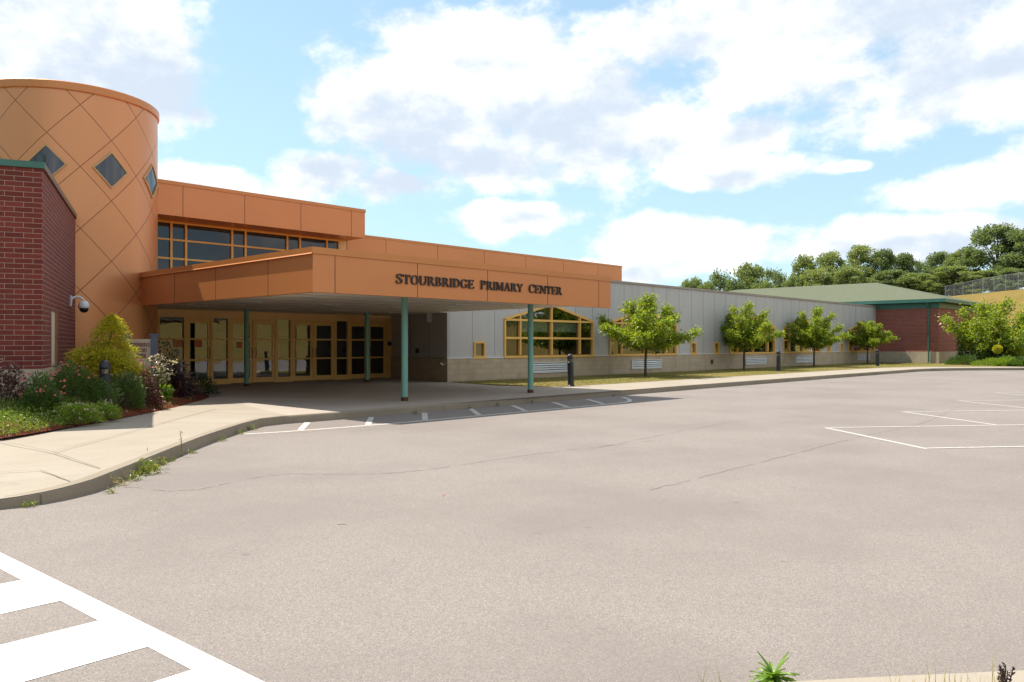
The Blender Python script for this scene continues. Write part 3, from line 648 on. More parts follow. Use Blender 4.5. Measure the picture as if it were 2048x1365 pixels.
# clerestory
vx = [9.6, 10.52, 11.04, 11.58, 12.08, 13.74, 14.25, 15.93, 16.47, 17.66, 18.22]; mb = MB()
for x in vx: mb.box(x - .035, x + .035, YD - .06, YD + .06, 3.56, 5.66, 'yellow_frame')
for z in (4.39, 5.02, 5.60): mb.box(9.6, 18.22, YD - .05, YD + .05, z, z + .06, 'yellow_frame')
cw_ = mb.build('clerestory_window', eh); mb = MB(); mb.face([(9.6, YD, 3.5), (18.2, YD, 3.5), (18.2, YD, 5.66), (9.6, YD, 5.66)], 'tinted_glass'); mb.build('pane', cw_)
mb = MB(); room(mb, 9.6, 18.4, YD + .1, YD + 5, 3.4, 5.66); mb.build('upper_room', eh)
mb = MB(); mb.box(18.258, 18.56, YD - .06, 28.5, 3.5, 5.655, 'pale_yellow'); mb.build('corner_post', eh)
mb = MB(); mb.box(7.5, 18.56, 25.42, 31, 5.66, 6.64, 'copper_panel'); seams(mb, (9.3, 11.42, 13.56, 15.74, 17.93), 25.42, 5.66, 6.64); mb.build('fascia', eh)
mb = MB(); mb.box(7.48, 18.585, 25.395, 31.02, 6.642, 6.76, 'copper_cap'); mb.build('roof_edge', eh)
mb = MB(); mb.box(18.57, 37.14, 26.62, 42, 2.91, 5.885, 'copper_panel'); seams(mb, (20.5, 23.33, 26.22, 29.09, 31.99, 34.93), 26.62, 4.4, 5.885); mb.build('rear_band', eh)
mb = MB(); mb.box(18.6, 37.16, 26.60, 42.02, 5.887, 5.98, 'copper_cap'); mb.build('rear_roof_edge', eh)
# canopy
cp = thing('entrance_canopy', 'flat orange canopy on teal pipe columns carrying the school name', 'canopy', (14.2, 14.31, 0))
X0, X1, Y0, Z0, Z1, Z2 = 9.14, 19.39, 14.31, 2.63, 3.42, 3.56
mb = MB(); mb.box(X0, X1, Y0, Y0 + .14, Z0, Z1, 'copper_panel'); mb.box(X0, X0 + .14, Y0 + .141, 23.4, Z0, Z1, 'copper_panel'); mb.box(X1 - .14, X1, Y0 + .141, 26.6, 2.95, Z1, 'copper_panel')
seams(mb, (9.68, 11.93, 14.21, 16.52, 18.81), Y0, Z0, Z1)
for y in (16.1, 18.56, 20.84): mb.box(X0 - .003, X0 + .02, y - .008, y + .008, Z0, Z1, 'seam_dark')
fa = mb.build('fascia', cp)
mb = MB(); mb.box(X0 - .03, X1 + .03, Y0 - .03, 26.6, Z1 + .002, Z2, 'copper_cap')
mb.face([(X0 - .03, Y0 - .03, Z1 + .022), (X0 - .03, 23.4, Z1 + .022), (X0 - .055, 23.4, Z1 - .004), (X0 - .055, Y0 - .03, Z1 - .004)], 'copper_cap')
mb.face([(X0 - .055, Y0 - .03, Z1 - .004), (X0 - .055, 23.4, Z1 - .004), (X0 - .02, 23.4, Z1 - .006), (X0 - .02, Y0 - .03, Z1 - .006)], 'copper_cap'); mb.build('roof_edge', cp)
mb = MB(); mb.box(X0 + .141, X1 - .02, 15.28, 26.63, 2.72, 2.755, 'soffit_cream'); mb.box(X1 - .018, 20.79, 22.05, 26.63, 2.722, 2.75, 'soffit_cream')
for y in np.arange(16.5, 26.5, 1.25): mb.box(X0 + .15, X1 - .03, y, y + .012, 2.716, 2.73, 'seam_dark')
mb.build('soffit', cp)
for x in (10.9, 13.4, 16.0, 18.4):
    for y in (17.2, 20.2, 23.4):
        mb = MB(); mb.box(x - .30, x + .30, y - .10, y + .10, 2.704, 2.7165, 'lamp_lens'); mb.box(x - .33, x + .33, y - .13, y + .13, 2.708, 2.7158, 'white_paint'); mb.build('recessed_light', cp)
for x, y in [(12.55, 15.55), (17.14, 15.5), (13.24, 24.7), (17.76, 24.2)]:
    mb = MB(); mb.lathe(x, y, [(.082, .17), (.082, .30), (.080, .31), (.080, 2.72)], 'teal_paint', 20); c_ = mb.build('column', cp, smooth=True)
    mb = MB(); mb.lathe(x, y, [(.09, .15), (.09, .235), (.084, .245), (.078, .246)], 'rust', 18); mb.build('base_collar', c_, smooth=True)
# the name over the entrance, letter by letter
def ring(cx, cz, ro, rzo, ri, rzi, a0, a1, n=14, dx=0.):
    o = [(cx + ro * math.cos(R_(a0 + (a1 - a0) * i / n)), cz + rzo * math.sin(R_(a0 + (a1 - a0) * i / n))) for i in range(n + 1)]
    q = [(cx + dx + ri * math.cos(R_(a0 + (a1 - a0) * i / n)), cz + rzi * math.sin(R_(a0 + (a1 - a0) * i / n))) for i in range(n + 1)]
    return [[o[i], o[i + 1], q[i + 1], q[i]] for i in range(n)]
def rc_(x0, z0, x1, z1): return [(x0, z0), (x1, z0), (x1, z1), (x0, z1)]
def stem(x, w=.165, z0=0, z1=1, sb=1, st=1):
    p = [rc_(x, z0 + (.055 if sb else 0), x + w, z1 - (.055 if st else 0))]
    if sb: p.append(rc_(x - .075, z0, x + w + .075, z0 + .055))
    if st: p.append(rc_(x - .075, z1 - .055, x + w + .075, z1))
    return p
def diag(x0, z0, x1, z1, w): return [[(x0, z0), (x0 + w, z0), (x1 + w, z1), (x1, z1)]]
GL = {
 'I': (.36, stem(.10)), 'T': (.78, stem(.31, st=0, z1=.94) + [rc_(.03, .94, .75, 1.0), [(.03, .74), (.075, .74), (.11, .94), (.03, .94)], [(.75, .94), (.67, .94), (.705, .74), (.75, .74)]]),
 'O': (.88, ring(.44, .5, .41, .515, .245, .455, 0, 360, 28)), 'D': (.86, stem(.10) + ring(.30, .5, .52, .5, .345, .44, -90, 90) + [rc_(.265, 0, .30, .055), rc_(.265, .945, .30, 1)]),
 'C': (.82, ring(.45, .5, .42, .515, .255, .455, 42, 318, 22) + [rc_(.715, .66, .765, 1.0)]), 'G': (.90, ring(.45, .5, .42, .515, .255, .455, 42, 318, 22) + [rc_(.715, .68, .765, 1.0), rc_(.655, .06, .81, .42), rc_(.56, .42, .89, .47)]),
 'B': (.76, stem(.10) + ring(.34, .745, .30, .255, .15, .20, -90, 90, 10) + ring(.36, .265, .35, .265, .19, .21, -90, 90, 10) + [rc_(.265, .945, .34, 1), rc_(.265, .49, .36, .54), rc_(.265, 0, .36, .055)]),
 'P': (.72, stem(.10) + ring(.34, .73, .33, .27, .17, .215, -90, 90, 12) + [rc_(.265, .945, .34, 1), rc_(.265, .46, .34, .515)]),
 'R': (.86, stem(.10) + ring(.34, .74, .32, .26, .16, .205, -90, 90, 12) + [rc_(.265, .945, .34, 1), rc_(.265, .48, .34, .535)] + diag(.66, .0, .36, .50, .18) + [rc_(.66, 0, .90, .05)]),
 'E': (.76, stem(.10) + [rc_(.265, .945, .68, 1), rc_(.265, .475, .53, .53), rc_(.265, 0, .70, .055), [(.70, 0), (.74, .24), (.69, .24), (.62, .055)], [(.68, 1), (.68, .78), (.63, .78), (.58, .945)], rc_(.50, .37, .545, .64)]),
 'U': (.88, stem(.10, z0=.30, sb=0) + stem(.70, .075, z0=.30, sb=0) + ring(.4375, .33, .3375, .345, .175, .27, 180, 360, 14)), 'N': (.90, stem(.10, .07) + stem(.74, .07, sb=0) + diag(.70, 0, .08, 1, .175)),
 'M': (1.08, stem(.10, .07) + stem(.80, .165) + diag(.44, .06, .10, 1, .16) + diag(.49, .06, .82, 1, .07)), 'A': (.86, diag(.06, .05, .38, 1, .07) + diag(.60, .05, .34, 1, .17) + [rc_(.22, .31, .62, .365), rc_(0, 0, .24, .05), rc_(.52, 0, .86, .05)]),
 'Y': (.84, stem(.34, st=0, z1=.45) + diag(.34, .45, .04, .95, .175) + diag(.42, .45, .69, .95, .07) + [rc_(-.02, .95, .29, 1), rc_(.60, .95, .84, 1)]),
 'S': (.66, ring(.33, .74, .29, .26, .15, .20, 25, 262, 14) + ring(.33, .265, .31, .28, .165, .215, -155, 82, 14) + [rc_(.56, .70, .605, .98), rc_(.03, .02, .075, .31)] + [[(.14, .62), (.23, .72), (.55, .42), (.46, .30)]])}
def letter_mb(ch, x, z, h, y, th, mat, sx=1.):
    mb = MB()
    for i, p in enumerate(GL[ch][1]): mb.slab([(x + a * h * sx, z + b * h) for a, b in p], y - th - .0006 * (i % 7), y, mat)
    return mb
def word(txt, xa, xb, z, h, y, th, mat, first=1.0, emit=None):
    ws = [GL[c][0] * (first if i == 0 else 1) for i, c in enumerate(txt)]; gap = .03; tot = sum(ws) * h + gap * h * (len(txt) - 1); s = (xb - xa) / tot; x = xa
    for i, c in enumerate(txt):
        hh = h * (first if i == 0 else 1); emit(c, x, z, hh, y, th, mat, s); x += (ws[i] * h + gap * h) * s
def put_letter(ch, x, z, h, y, th, mat, s): letter_mb(ch, x, z, h, y, th, mat, s).build('letter', fa)
for t_, a, b in (('STOURBRIDGE', 11.29, 13.73), ('PRIMARY', 13.94, 15.51), ('CENTER', 15.74, 17.11)): word(t_, a, b, 2.922, .215, Y0, .035, 'letter_bronze', 1.05, put_letter)
# classroom wing
gw = thing('classroom_wing', 'long low grey panel wing with block base and yellow gabled windows', 'building', (19.76, 22, 0))
W5 = [(22.74, 28.51), (29.70, 35.42), (40.90, 46.61), (47.74, 53.40), (58.34, 63.74)]; SM = [(21.08, 21.70), (36.79, 37.33), (39.22, 39.77), (54.55, 55.10), (56.90, 57.40)]
PK = 3.26; SH = 2.59
holes = [[(a, 1.02), (b, 1.02), (b, SH), ((a + b) / 2, PK), (a, SH)] for a, b in W5] + [[(a, 1.035), (b, 1.035), (b, 1.66), (a, 1.66)] for a, b in SM]
mb = poly_wall('wall', [(19.76, 1.0), (63.95, 1.0), (63.95, 4.42), (19.76, 4.42)], holes, 22., 'grey_panel', gw)
xs = [19.84, 21.03, 22.24] + [28.46 - 1.205 * k for k in range(4, 0, -1)] + [28.46 + 1.205 * k for k in range(0, 30)]
for x in xs:
    if x > 63.8: continue
    z0 = 1.04
    for a, b in W5:
        if a - .02 < x < b + .02: z0 = SH + (PK - SH) * (1 - abs(x - (a + b) / 2) / ((b - a) / 2)) + .03
    for a, b in SM:
        if a - .05 < x < b + .05: z0 = 1.69
    mb.box(x - .007, x + .007, 21.997, 22.01, z0, 4.40, 'panel_seam_grey')
mb.face([(20.8, 26.7, 1.03), (19.765, 22.0, 1.03), (19.765, 22.0, 4.42), (20.8, 26.7, 4.42)], 'grey_panel')
for f in (.30, .62): mb.box(19.765 + 1.035 * f - .012, 19.765 + 1.035 * f + .006, 22 + 4.7 * f, 22 + 4.7 * f + .012, 1.03, 2.72, 'panel_seam_grey')
mb.build('wall', gw)
mb = MB(); mb.prism([(19.72, 21.95), (63.95, 21.95), (63.95, 22.2), (20.0, 22.2), (21.0, 26.7), (20.77, 26.7)], -.1, 1.015, 'split_block'); mb.build('block_base', gw)
mb = MB(); mb.box(19.70, 63.95, 21.93, 21.998, 1.017, 1.05, 'white_paint')
for a, b in SM: pass
mb.build('ledge', gw)
mb = MB(); mb.box(19.72, 63.95, 21.94, 34, 4.40, 4.50, 'grey_cap'); mb.build('roof_edge', gw)
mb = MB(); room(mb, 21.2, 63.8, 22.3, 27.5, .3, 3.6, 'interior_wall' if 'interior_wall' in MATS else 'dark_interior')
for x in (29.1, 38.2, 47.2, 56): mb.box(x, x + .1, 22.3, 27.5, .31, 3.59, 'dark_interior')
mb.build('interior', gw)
def bar(mb, p, q, w, y0, y1, mat):
    dx, dz = q[0] - p[0], q[1] - p[1]; l = math.hypot(dx, dz); nx, nz = -dz / l * w, dx / l * w
    mb.slab([p, q, (q[0] - nx, q[1] - nz), (p[0] - nx, p[1] - nz)], y0, y1, mat)
blinds = {0: [(1, 2, 2.08), (2, 3, 2.08)], 1: [(1, 2, 1.25), (2, 3, 1.25), (3, 4, 1.3)], 2: [(0, 1, 1.9), (1, 2, 1.5)], 3: [(1, 2, 1.75), (2, 3, 1.8)], 4: [(1, 2, 1.28), (2, 3, 1.28)]}
for wi, (a, b) in enumerate(W5):
    w = b - a; xm = [a, a + .163 * w, a + .5 * w, a + .83 * w, b]; mb = MB(); ya, yb = 21.94, 22.10; m_ = 'yellow_frame'
    top = lambda x: SH + (PK - SH) * (1 - abs(x - (a + b) / 2) / (w / 2))
    mb.box(a, a + .085, ya, yb, 1.05, SH - .03, m_); mb.box(b - .085, b, ya, yb, 1.05, SH - .03, m_)
    for x in xm[1:4]:
        mb.slab([(x - .04, 1.12), (x + .04, 1.12), (x + .04, top(x + .04) - .06), (x - .04, top(x - .04) - .06)], ya + .004, yb - .004, m_)
    mb.box(a - .02, b + .02, ya - .03, yb, 1.0, 1.09, m_)
    for z in (1.76, 2.49): mb.box(a + .085, b - .085, ya + .008, yb - .008, z, z + .085, m_)
    bar(mb, (a - .0, SH), ((a + b) / 2, PK), .09, ya, yb, m_); bar(mb, ((a + b) / 2, PK), (b, SH), .09, ya - .002, yb - .002, m_)
    wo = mb.build('window', gw); mb = MB(); mb.face([(a, 22.04, 1.05), (b, 22.04, 1.05), (b, 22.04, SH), ((a + b) / 2, 22.04, PK), (a, 22.04, SH)], 'glass'); mb.build('pane', wo)
    for i, j, z in blinds[wi]:
        mb = MB(); mb.box(xm[i] + .06, xm[j] - .06, 22.16, 22.175, z, 2.50, 'blind'); mb.tube([(xm[i] + .05, 22.17, z), (xm[j] - .05, 22.17, z)], .018, 'white_paint', 6); mb.build('blind', wo)
for k, (a, b) in enumerate(SM):
    mb = MB(); ya, yb = 21.945, 22.08
    for x0, x1, z0, z1 in ((a, a + .075, 1.05, 1.66), (b - .075, b, 1.05, 1.66), (a + .075, b - .075, 1.585, 1.66), (a - .01, b + .01, .995, 1.11)): mb.box(x0, x1, ya - (.02 if z0 < 1 else 0), yb, z0, z1, 'yellow_frame')
    wo = mb.build('window', gw); mb = MB(); mb.face([(a + .05, 22.03, 1.08), (b - .05, 22.03, 1.08), (b - .05, 22.03, 1.62), (a + .05, 22.03, 1.62)], 'glass'); mb.build('pane', wo)
    if k in (0, 1, 3): mb = MB(); mb.box(a + .06, b - .06, 22.10, 22.11, 1.09, 1.6, 'blind'); mb.build('blind', wo)
for a, b in ((24.40, 26.95), (31.37, 33.95), (42.75, 45.29), (49.45, 52.02), (60.0, 62.5)):
    mb = MB(); mb.box(a, b, 21.90, 21.949, .36, .40, 'louver_white'); mb.box(a, b, 21.90, 21.949, .77, .81, 'louver_white'); mb.box(a, a + .04, 21.90, 21.949, .40, .77, 'louver_white'); mb.box(b - .04, b, 21.90, 21.949, .40, .77, 'louver_white')
    mb.face([(a, 21.946, .38), (b, 21.946, .38), (b, 21.946, .8), (a, 21.946, .8)], 'black_metal')
    for k in range(4):
        z = .415 + k * .09; mb.face([(a + .04, 21.893, z), (b - .04, 21.893, z), (b - .04, 21.94, z + .062), (a + .04, 21.94, z + .062)], 'louver_white'); mb.face([(a + .04, 21.893, z - .006), (b - .04, 21.893, z - .006), (b - .04, 21.893, z), (a + .04, 21.893, z)], 'louver_white')
    mb.build('louvre_grille', gw)
mb = MB(); mb.box(38.8, 39.0, 21.91, 21.948, .50, .72, 'black_metal'); mb.build('outlet_box', gw)
mb = MB(); mb.box(20.18, 20.24, 24.2, 24.34, 1.20, 1.38, 'black_metal'); mb.build('outlet_box', gw)
mb = MB(); mb.box(19.83, 20.25, 23.2, 23.24, 2.40, 2.718, 'white_paint'); mb.build('hanging_panel', gw)
mb = MB(); mb.tube([(19.78, 22.15, .80), (19.62, 22.13, .80), (19.58, 22.13, .84), (19.52, 22.13, .86)], [.022, .022, .03, .018], 'hose_white', 8); mb.build('hose_tap', gw)
# brick gym with hipped green roof
gy = thing('gymnasium', 'red brick gym with hipped green shingle roof at the far end', 'building', (64, 17.6, 0))
mb = MB(); mb.box(64, 77.4, 17.6, 44, 1.0, 4.22, 'far_brick'); mb.build('brick_wall', gy)
mb = MB(); mb.box(63.96, 77.44, 17.56, 44.04, -.1, 1.0, 'split_block'); mb.build('block_base', gy)
mb = MB(); e0, e1, f0, f1 = 63.4, 78., 17., 44.6; hw = (e1 - e0) / 2; xm = (e0 + e1) / 2; zE, zR = 4.87, 6.79
a, b, c, d = (e0, f0, zE), (e1, f0, zE), (e1, f1, zE), (e0, f1, zE); r0, r1 = (xm, f0 + hw, zR), (xm, f1 - hw, zR)
mb.face([a, b, r0], 'shingle'); mb.face([b, c, r1, r0], 'shingle'); mb.face([c, d, r1], 'shingle'); mb.face([d, a, r0, r1], 'shingle'); mb.build('roof', gy)
mb = MB()
for x0, x1, y0, y1 in ((e0, e1, f0, f0 + .08), (e0, e1, f1 - .08, f1), (e0, e0 + .08, f0 + .081, f1 - .081), (e1 - .08, e1, f0 + .081, f1 - .081)): mb.box(x0, x1, y0, y1, 4.62, 4.868, 'green_metal')
mb.face([(e0 + .05, f0 + .05, 4.64), (e0 + .05, f1, 4.64), (e1, f1, 4.64), (e1, f0 + .05, 4.64)], 'green_metal'); mb.build('eave', gy)
mb = MB(); mb.box(63.93, 77.47, 17.53, 44, 4.222, 4.60, 'green_metal'); mb.build('frieze', gy)
mb = MB(); mb.tube([(63.60, 18.25, 4.66), (63.62, 18.25, 4.45), (63.86, 18.25, 4.2), (63.88, 18.25, .25), (63.75, 18.25, .17)], .055, 'green_metal', 8); mb.build('downspout', gy)

# ------------------------------------------------------------------ trees
def limb(p0, p1, sag, n=7, rr=None, wob=.05):
    out = []
    for i in range(n + 1):
        t = i / n; p = [p0[j] + (p1[j] - p0[j]) * t for j in range(3)]; p[2] += sag * math.sin(math.pi * t)
        if 0 < i < n: p = [c + rr.gauss(0, wob) for c in p]
        out.append(tuple(p))
    return out
def pear_tree(name, label, x, y, W, H, seed, n=7500, zb=.155, low=1.15, lean=0., group='young trees on the lawn', stems=1, leafs=.112, mat='pear_leaf', name_cat='tree'):
    rr = random.Random(seed); t = thing(name, label, name_cat, (x, y, zb), 0, group); mb = MB(); P = []; D = []
    fork = (x + lean, y, zb + low)
    if stems == 1: mb.tube([(x, y, zb - .05), (x, y, zb + .05), (x + lean * .3, y + .01, zb + low * .5), fork], [.085, .062, .055, .05], 'bark', 9)
    nl = 15
    for i in range(nl):
        az = 2 * math.pi * (i * .618 + rr.uniform(-.05, .05)); tier = i / (nl - 1)
        rad = W / 2 * (1 - .86 * tier ** 2.2) * rr.uniform(.74, 1.06); hz = zb + low + .38 + (H - low - .80) * (tier ** 1.1) * rr.uniform(.92, 1.04)
        base = fork if stems == 1 else (x + rr.uniform(-.5, .5) * (stems > 1), y + rr.uniform(-.3, .3), zb)
        if stems == 1: base = (fork[0], fork[1], fork[2] + .35 * tier)
        tip = (x + lean + rad * math.cos(az), y + rad * math.sin(az), hz); L = limb(base, tip, .02 - .10 * tier, 7, rr)
        mb.tube(L, [.038 * (1 - .8 * k / 7) + .004 for k in range(8)], 'bark', 6, False)
        L2 = [tuple(L[-1][j] + (L[-1][j] - L[-2][j]) * 1.0 for j in range(3))]
        for k in range(1, 8):
            for s in range(7):
                a2 = az + rr.uniform(-1.5, 1.5); ln = rr.uniform(.25, .6) * W / 4. * (1.15 - .06 * k); up = rr.uniform(-.12, .55)
                q = (L[k][0] + ln * math.cos(a2), L[k][1] + ln * math.sin(a2), L[k][2] + ln * up)
                if rr.random() < .35: mb.tube([L[k], q], [.010, .004], 'bark', 4, False)
                m = rr.randint(20, 38)
                for _ in range(m):
                    f = rr.random() ** .7; sp = .085 * W / 4
                    P.append(tuple(L[k][j] + (q[j] - L[k][j]) * f + rr.gauss(0, sp) for j in range(3))); D.append((math.cos(a2), math.sin(a2), up + .2))
        for _ in range(40):
            f = rr.uniform(.3, 1.15); P.append(tuple(L[5][j] + (L[7][j] - L[5][j]) * f * 1.3 + rr.gauss(0, .06) for j in range(3))); D.append((math.cos(az), math.sin(az), .6))
    sel = list(range(len(P))); rr.shuffle(sel); sel = sel[:n]
    P = [P[i] for i in sel]; D = [D[i] for i in sel]
    mb.build('trunk', t, smooth=True); leaf_mesh('crown', P, leafs, mat, t, aspect=.62, dirs=D, jit=.75, seed=seed, droop=.25)
    return t
tp = lambda u, dep: cw((u - 1024) / 1600. * dep, dep)
for u, dep, W, H, seed, lab in [(1291, 34.6, 4.3, 3.75, 11, 'young green tree nearest the orange canopy, in front of a white louvre'), (1488, 43.6, 3.9, 3.95, 22, 'young forked tree right of the pair of small wall windows'),
                               (1628, 49.6, 3.6, 3.95, 35, 'young tree second from the brick gym on the lawn'), (1735, 57.0, 3.35, 3.35, 47, 'smallest young tree, right beside the brick gym wall')]:
    x, y = tp(u, dep); pear_tree('lawn_tree', lab, x, y, W, H, seed, 20000 if u < 1400 else 16000, low=1.18, lean=.05)
x, y = tp(1992, 54.5); pear_tree('spreading_tree', 'wide low multi-stemmed tree at the right edge beside the gym corner', x, y, 6.9, 4.5, 71, 26000, low=1.85, group=None, stems=3, leafs=.165)

def far_proto(mat, seed, H=12., W=8., open_=.0, n=13500, leafs=.33):
    rr = np.random.default_rng(seed); r2 = random.Random(seed); nc = 62; P = []; D = []
    cs = []
    for i in range(nc):
        z = r2.uniform(.16, 1.0) ** .9; prof = math.sin(math.pi * min(1, .12 + .86 * z) ** 1.15) ** .6 if z < .97 else .25
        rad = W / 2 * prof * r2.uniform(.45, .98); a = r2.uniform(0, 2 * math.pi); cs.append((rad * math.cos(a), rad * math.sin(a), z * (H - .6), r2.uniform(.55, 1.15) * W / 8))
    per = n // nc
    for cx, cy, cz, s in cs:
        d = rr.normal(size=(per, 3)); d /= np.linalg.norm(d, axis=1)[:, None]; r = s * rr.uniform(.35, 1.32, per)[:, None]; p = d * r * np.array([1, 1, .68]) + (cx, cy, cz); P.append(p); D.append(d + (0, 0, .2))
    P = np.concatenate(P); D = np.concatenate(D)
    root = bpy.data.objects.new('forest_tree', None); COL.objects.link(root); BASE[root.name] = (0, 0, 0)
    mb = MB(); mb.tube([(0, 0, -.5), (.1, 0, H * .3), (-.1, .1, H * .6), (0, 0, H * .9)], [.24, .19, .12, .03], 'bark_far', 7)
    for cx, cy, cz, s in cs[::4]: mb.tube([(0, 0, max(1, cz * .55)), (cx * .5, cy * .5, cz * .8), (cx, cy, cz)], [.09, .06, .02], 'bark_far', 5, False)
    mb.build('trunk', root, smooth=True); leaf_mesh('crown', P, leafs, mat, root, aspect=.7, dirs=D, jit=.7, seed=seed)
    return root
protos = [far_proto('forest_leaf', 3), far_proto('forest_leaf_dark', 8, n=14000), far_proto('forest_leaf_pale', 14, n=13500), far_proto('forest_leaf_dark', 21, n=8200)]
FT = [  # u, v of the top, distance, width in pixels, kind, label
 (1352, 566, 165, 40, 3, 'thin far tree peeking over the grey roof left of the others'), (1385, 553, 150, 62, 0, 'small rounded far tree, first of the row over the grey roof'), (1437, 533, 150, 70, 3, 'far tree with a narrow spire over the grey roof'),
 (1500, 524, 146, 78, 0, 'broad open-crowned far tree over the middle of the grey roof'), (1548, 531, 148, 66, 3, 'dark far tree right of the open-crowned one'), (1608, 514, 132, 78, 2, 'pale green far tree at the left end of the wood'),
 (1660, 506, 130, 82, 2, 'pale far tree second from the left end of the wood'), (1722, 492, 128, 84, 2, 'tallest pale far tree above the green gym roof'), (1766, 498, 128, 64, 1, 'dark pointed far tree above the gym roof ridge'),
 (1803, 506, 130, 66, 1, 'dark round far tree right of the gym roof peak'), (1840, 516, 132, 62, 3, 'sparse dark far tree above the right slope of the gym roof'), (1884, 503, 126, 74, 1, 'dark far tree above the left end of the chain-link fence'),
 (1930, 497, 122, 84, 0, 'mid-green far tree behind the chain-link fence'), (1994, 449, 116, 128, 1, 'tallest dark far tree standing highest on the hill'), (2052, 452, 112, 120, 1, 'big dark far tree cut by the right edge of the photo'),
 (1862, 552, 118, 66, 2, 'low pale bushy tree at the end of the fence'), (1962, 540, 112, 86, 0, 'low green tree in front of the tallest dark tree'), (2030, 535, 108, 80, 1, 'low dark tree behind the fence near the right edge'), (1780, 540, 122, 90, 1, 'low dark tree in the gap above the gym ridge'),
 (1632, 540, 122, 96, 2, 'low pale tree in front of the pale end of the wood'), (1695, 530, 121, 96, 0, 'low green tree in front of the tallest pale tree'), (1828, 545, 120, 90, 0, 'low green tree above the right gym roof slope'), (1905, 530, 116, 90, 0, 'mid-green low tree in front of the fence end trees'), (1590, 548, 124, 60, 0, 'low green tree at the left foot of the pale trees'), (1470, 556, 140, 60, 1, 'low dark tree between the two small trees over the grey roof'), (1525, 560, 138, 70, 0, 'low green tree under the open-crowned far tree'), (1893, 556, 131, 84, 1, 'low dark undergrowth tree where the fence meets the gym roof'), (1950, 552, 128, 90, 1, 'low dark tree behind the left half of the fence'), (1412, 562, 142, 50, 0, 'low green far tree between the two leftmost rounded ones')]
used = set(); rt = random.Random(9)
for u, v, dep, wpx, k, lab in FT:
    lat = (u - 1024) / 1600. * dep; x, y = cw(lat, dep); zb = hill_z(lat, dep) if lat > 40 else 0.
    ht = 1.55 + (689 - v) / 1600. * dep - zb; wd = wpx / 1600. * dep
    o = protos[k] if k not in used else copy_tree(protos[k]); used.add(k)
    o.location = (x, y, zb); o.rotation_euler = (0, 0, rt.uniform(0, 6.28)); o.scale = (wd / 8., wd / 8., ht / 12.); tag(o, lab, 'tree', 'trees of the wood behind the school')
# a wood on the bank across the road: what the panes look out on
rb = np.random.default_rng(2); n = 26000; X = rb.uniform(-40, 170, n); top = 3.6 + 1.6 * np.sin(X * .31) + 1.2 * np.sin(X * .83 + 1) + np.clip((X - 60) * .12, 0, 6); Pz = np.c_[X, rb.uniform(-62, -44, n), 3.5 + rb.random(n) ** .8 * top]
Pl = np.c_[rb.uniform(-52, -34, 9000), rb.uniform(-20, 75, 9000), rb.random(9000) ** .8 * 23]; Pz = np.concatenate([Pz, Pl])  # unseen stand on the left, added to darken the canopy's left fascia
tag(leaf_mesh('far_wood_and_shade_trees', Pz, .8, 'forest_leaf', aspect=.8, seed=6), 'dark green wood mirrored in the entrance doors, plus unseen trees added on the left for shade', 'trees', kind='stuff')

# ------------------------------------------------------------------ chain-link fence on the hill
ff = thing('chain_link_fence', 'grey chain-link fence with thin posts along the crest of the hill', 'fence', (*cw(57.6, 90), hill_z(57.6, 90)))
A = (55.3, 78); B = (63.2, 121); npst = 13; mbp = MB(); last = None; HF = 1.85; acc = 0
for i in range(npst + 1):
    t = i / npst; lat = A[0] + (B[0] - A[0]) * t; dep = A[1] + (B[1] - A[1]) * t; x, y = cw(lat, dep); z = hill_z(lat, dep)
    mb = MB(); mb.tube([(x, y, z - .2), (x, y, z + HF + .04)], .035, 'fence_metal', 6); mb.build('post', ff)
    if last:
        mb = MB(); mb.tube([(last[0], last[1], last[2] + HF), (x, y, z + HF)], .022, 'fence_metal', 6); mb.build('rail', ff)
        mbp.face([(last[0], last[1], last[2] + .03), (x, y, z + .03), (x, y, z + HF), (last[0], last[1], last[2] + HF)], 'chain_link')
    last = (x, y, z)
mbp.build('mesh_panel', ff)

# ------------------------------------------------------------------ bollard lights
def bollard(x, y, z, label, lean=(0, 0)):
    t = thing('bollard_light', label, 'bollard', (x, y, z), 0, 'black bollard lights'); t.rotation_euler = (lean[0], lean[1], 0)
    mb = MB(); mb.lathe(0, 0, [(.001, 0), (.125, 0), (.125, .03), (.105, .045), (.102, .80), (.085, .815)], 'black_metal', 20); mb.build('post', t, smooth=False, local=True)
    mb = MB(); mb.lathe(0, 0, [(.060, .81), (.060, .905)], 'lamp_lens', 16); mb.build('lens', t, smooth=True, local=True)
    mb = MB()
    for a in range(6): c, s = math.cos(a * 1.047), math.sin(a * 1.047); mb.tube([(.088 * c, .088 * s, .81), (.088 * c, .088 * s, .91)], .008, 'black_metal', 5)
    for k in range(2): mb.lathe(0, 0, [(.062, .835 + .035 * k), (.094, .832 + .035 * k), (.094, .838 + .035 * k), (.062, .845 + .035 * k)], 'black_metal', 16)
    mb.build('guard', t, local=True)
    mb = MB(); mb.lathe(0, 0, [(.055, .902), (.106, .902), (.108, .95), (.098, 1.0), (.075, 1.045), (.04, 1.072), (.001, 1.082)], 'black_metal', 20); mb.build('cap', t, smooth=True, local=True)
    mb = MB(); mb.tube([(.04, -.105, .15), (.04, -.112, .15)], .012, 'white_paint', 6); mb.build('bolt', t, local=True)
for u, dep, lab, ln in [(1142, 26.6, 'leaning black bollard light just right of the last teal column', (.0, -.045)), (1557, 41.2, 'black bollard light between the second and third lawn trees', (0, 0)), (1755, 50.9, 'black bollard light nearest the brick gym', (0, 0))]:
    x, y = tp(u, dep); bollard(x, y, .155, lab, ln)
x, y = tp(210, 15.3); bollard(x, y, .17, 'black bollard light half buried in the flower bed', (0, 0))

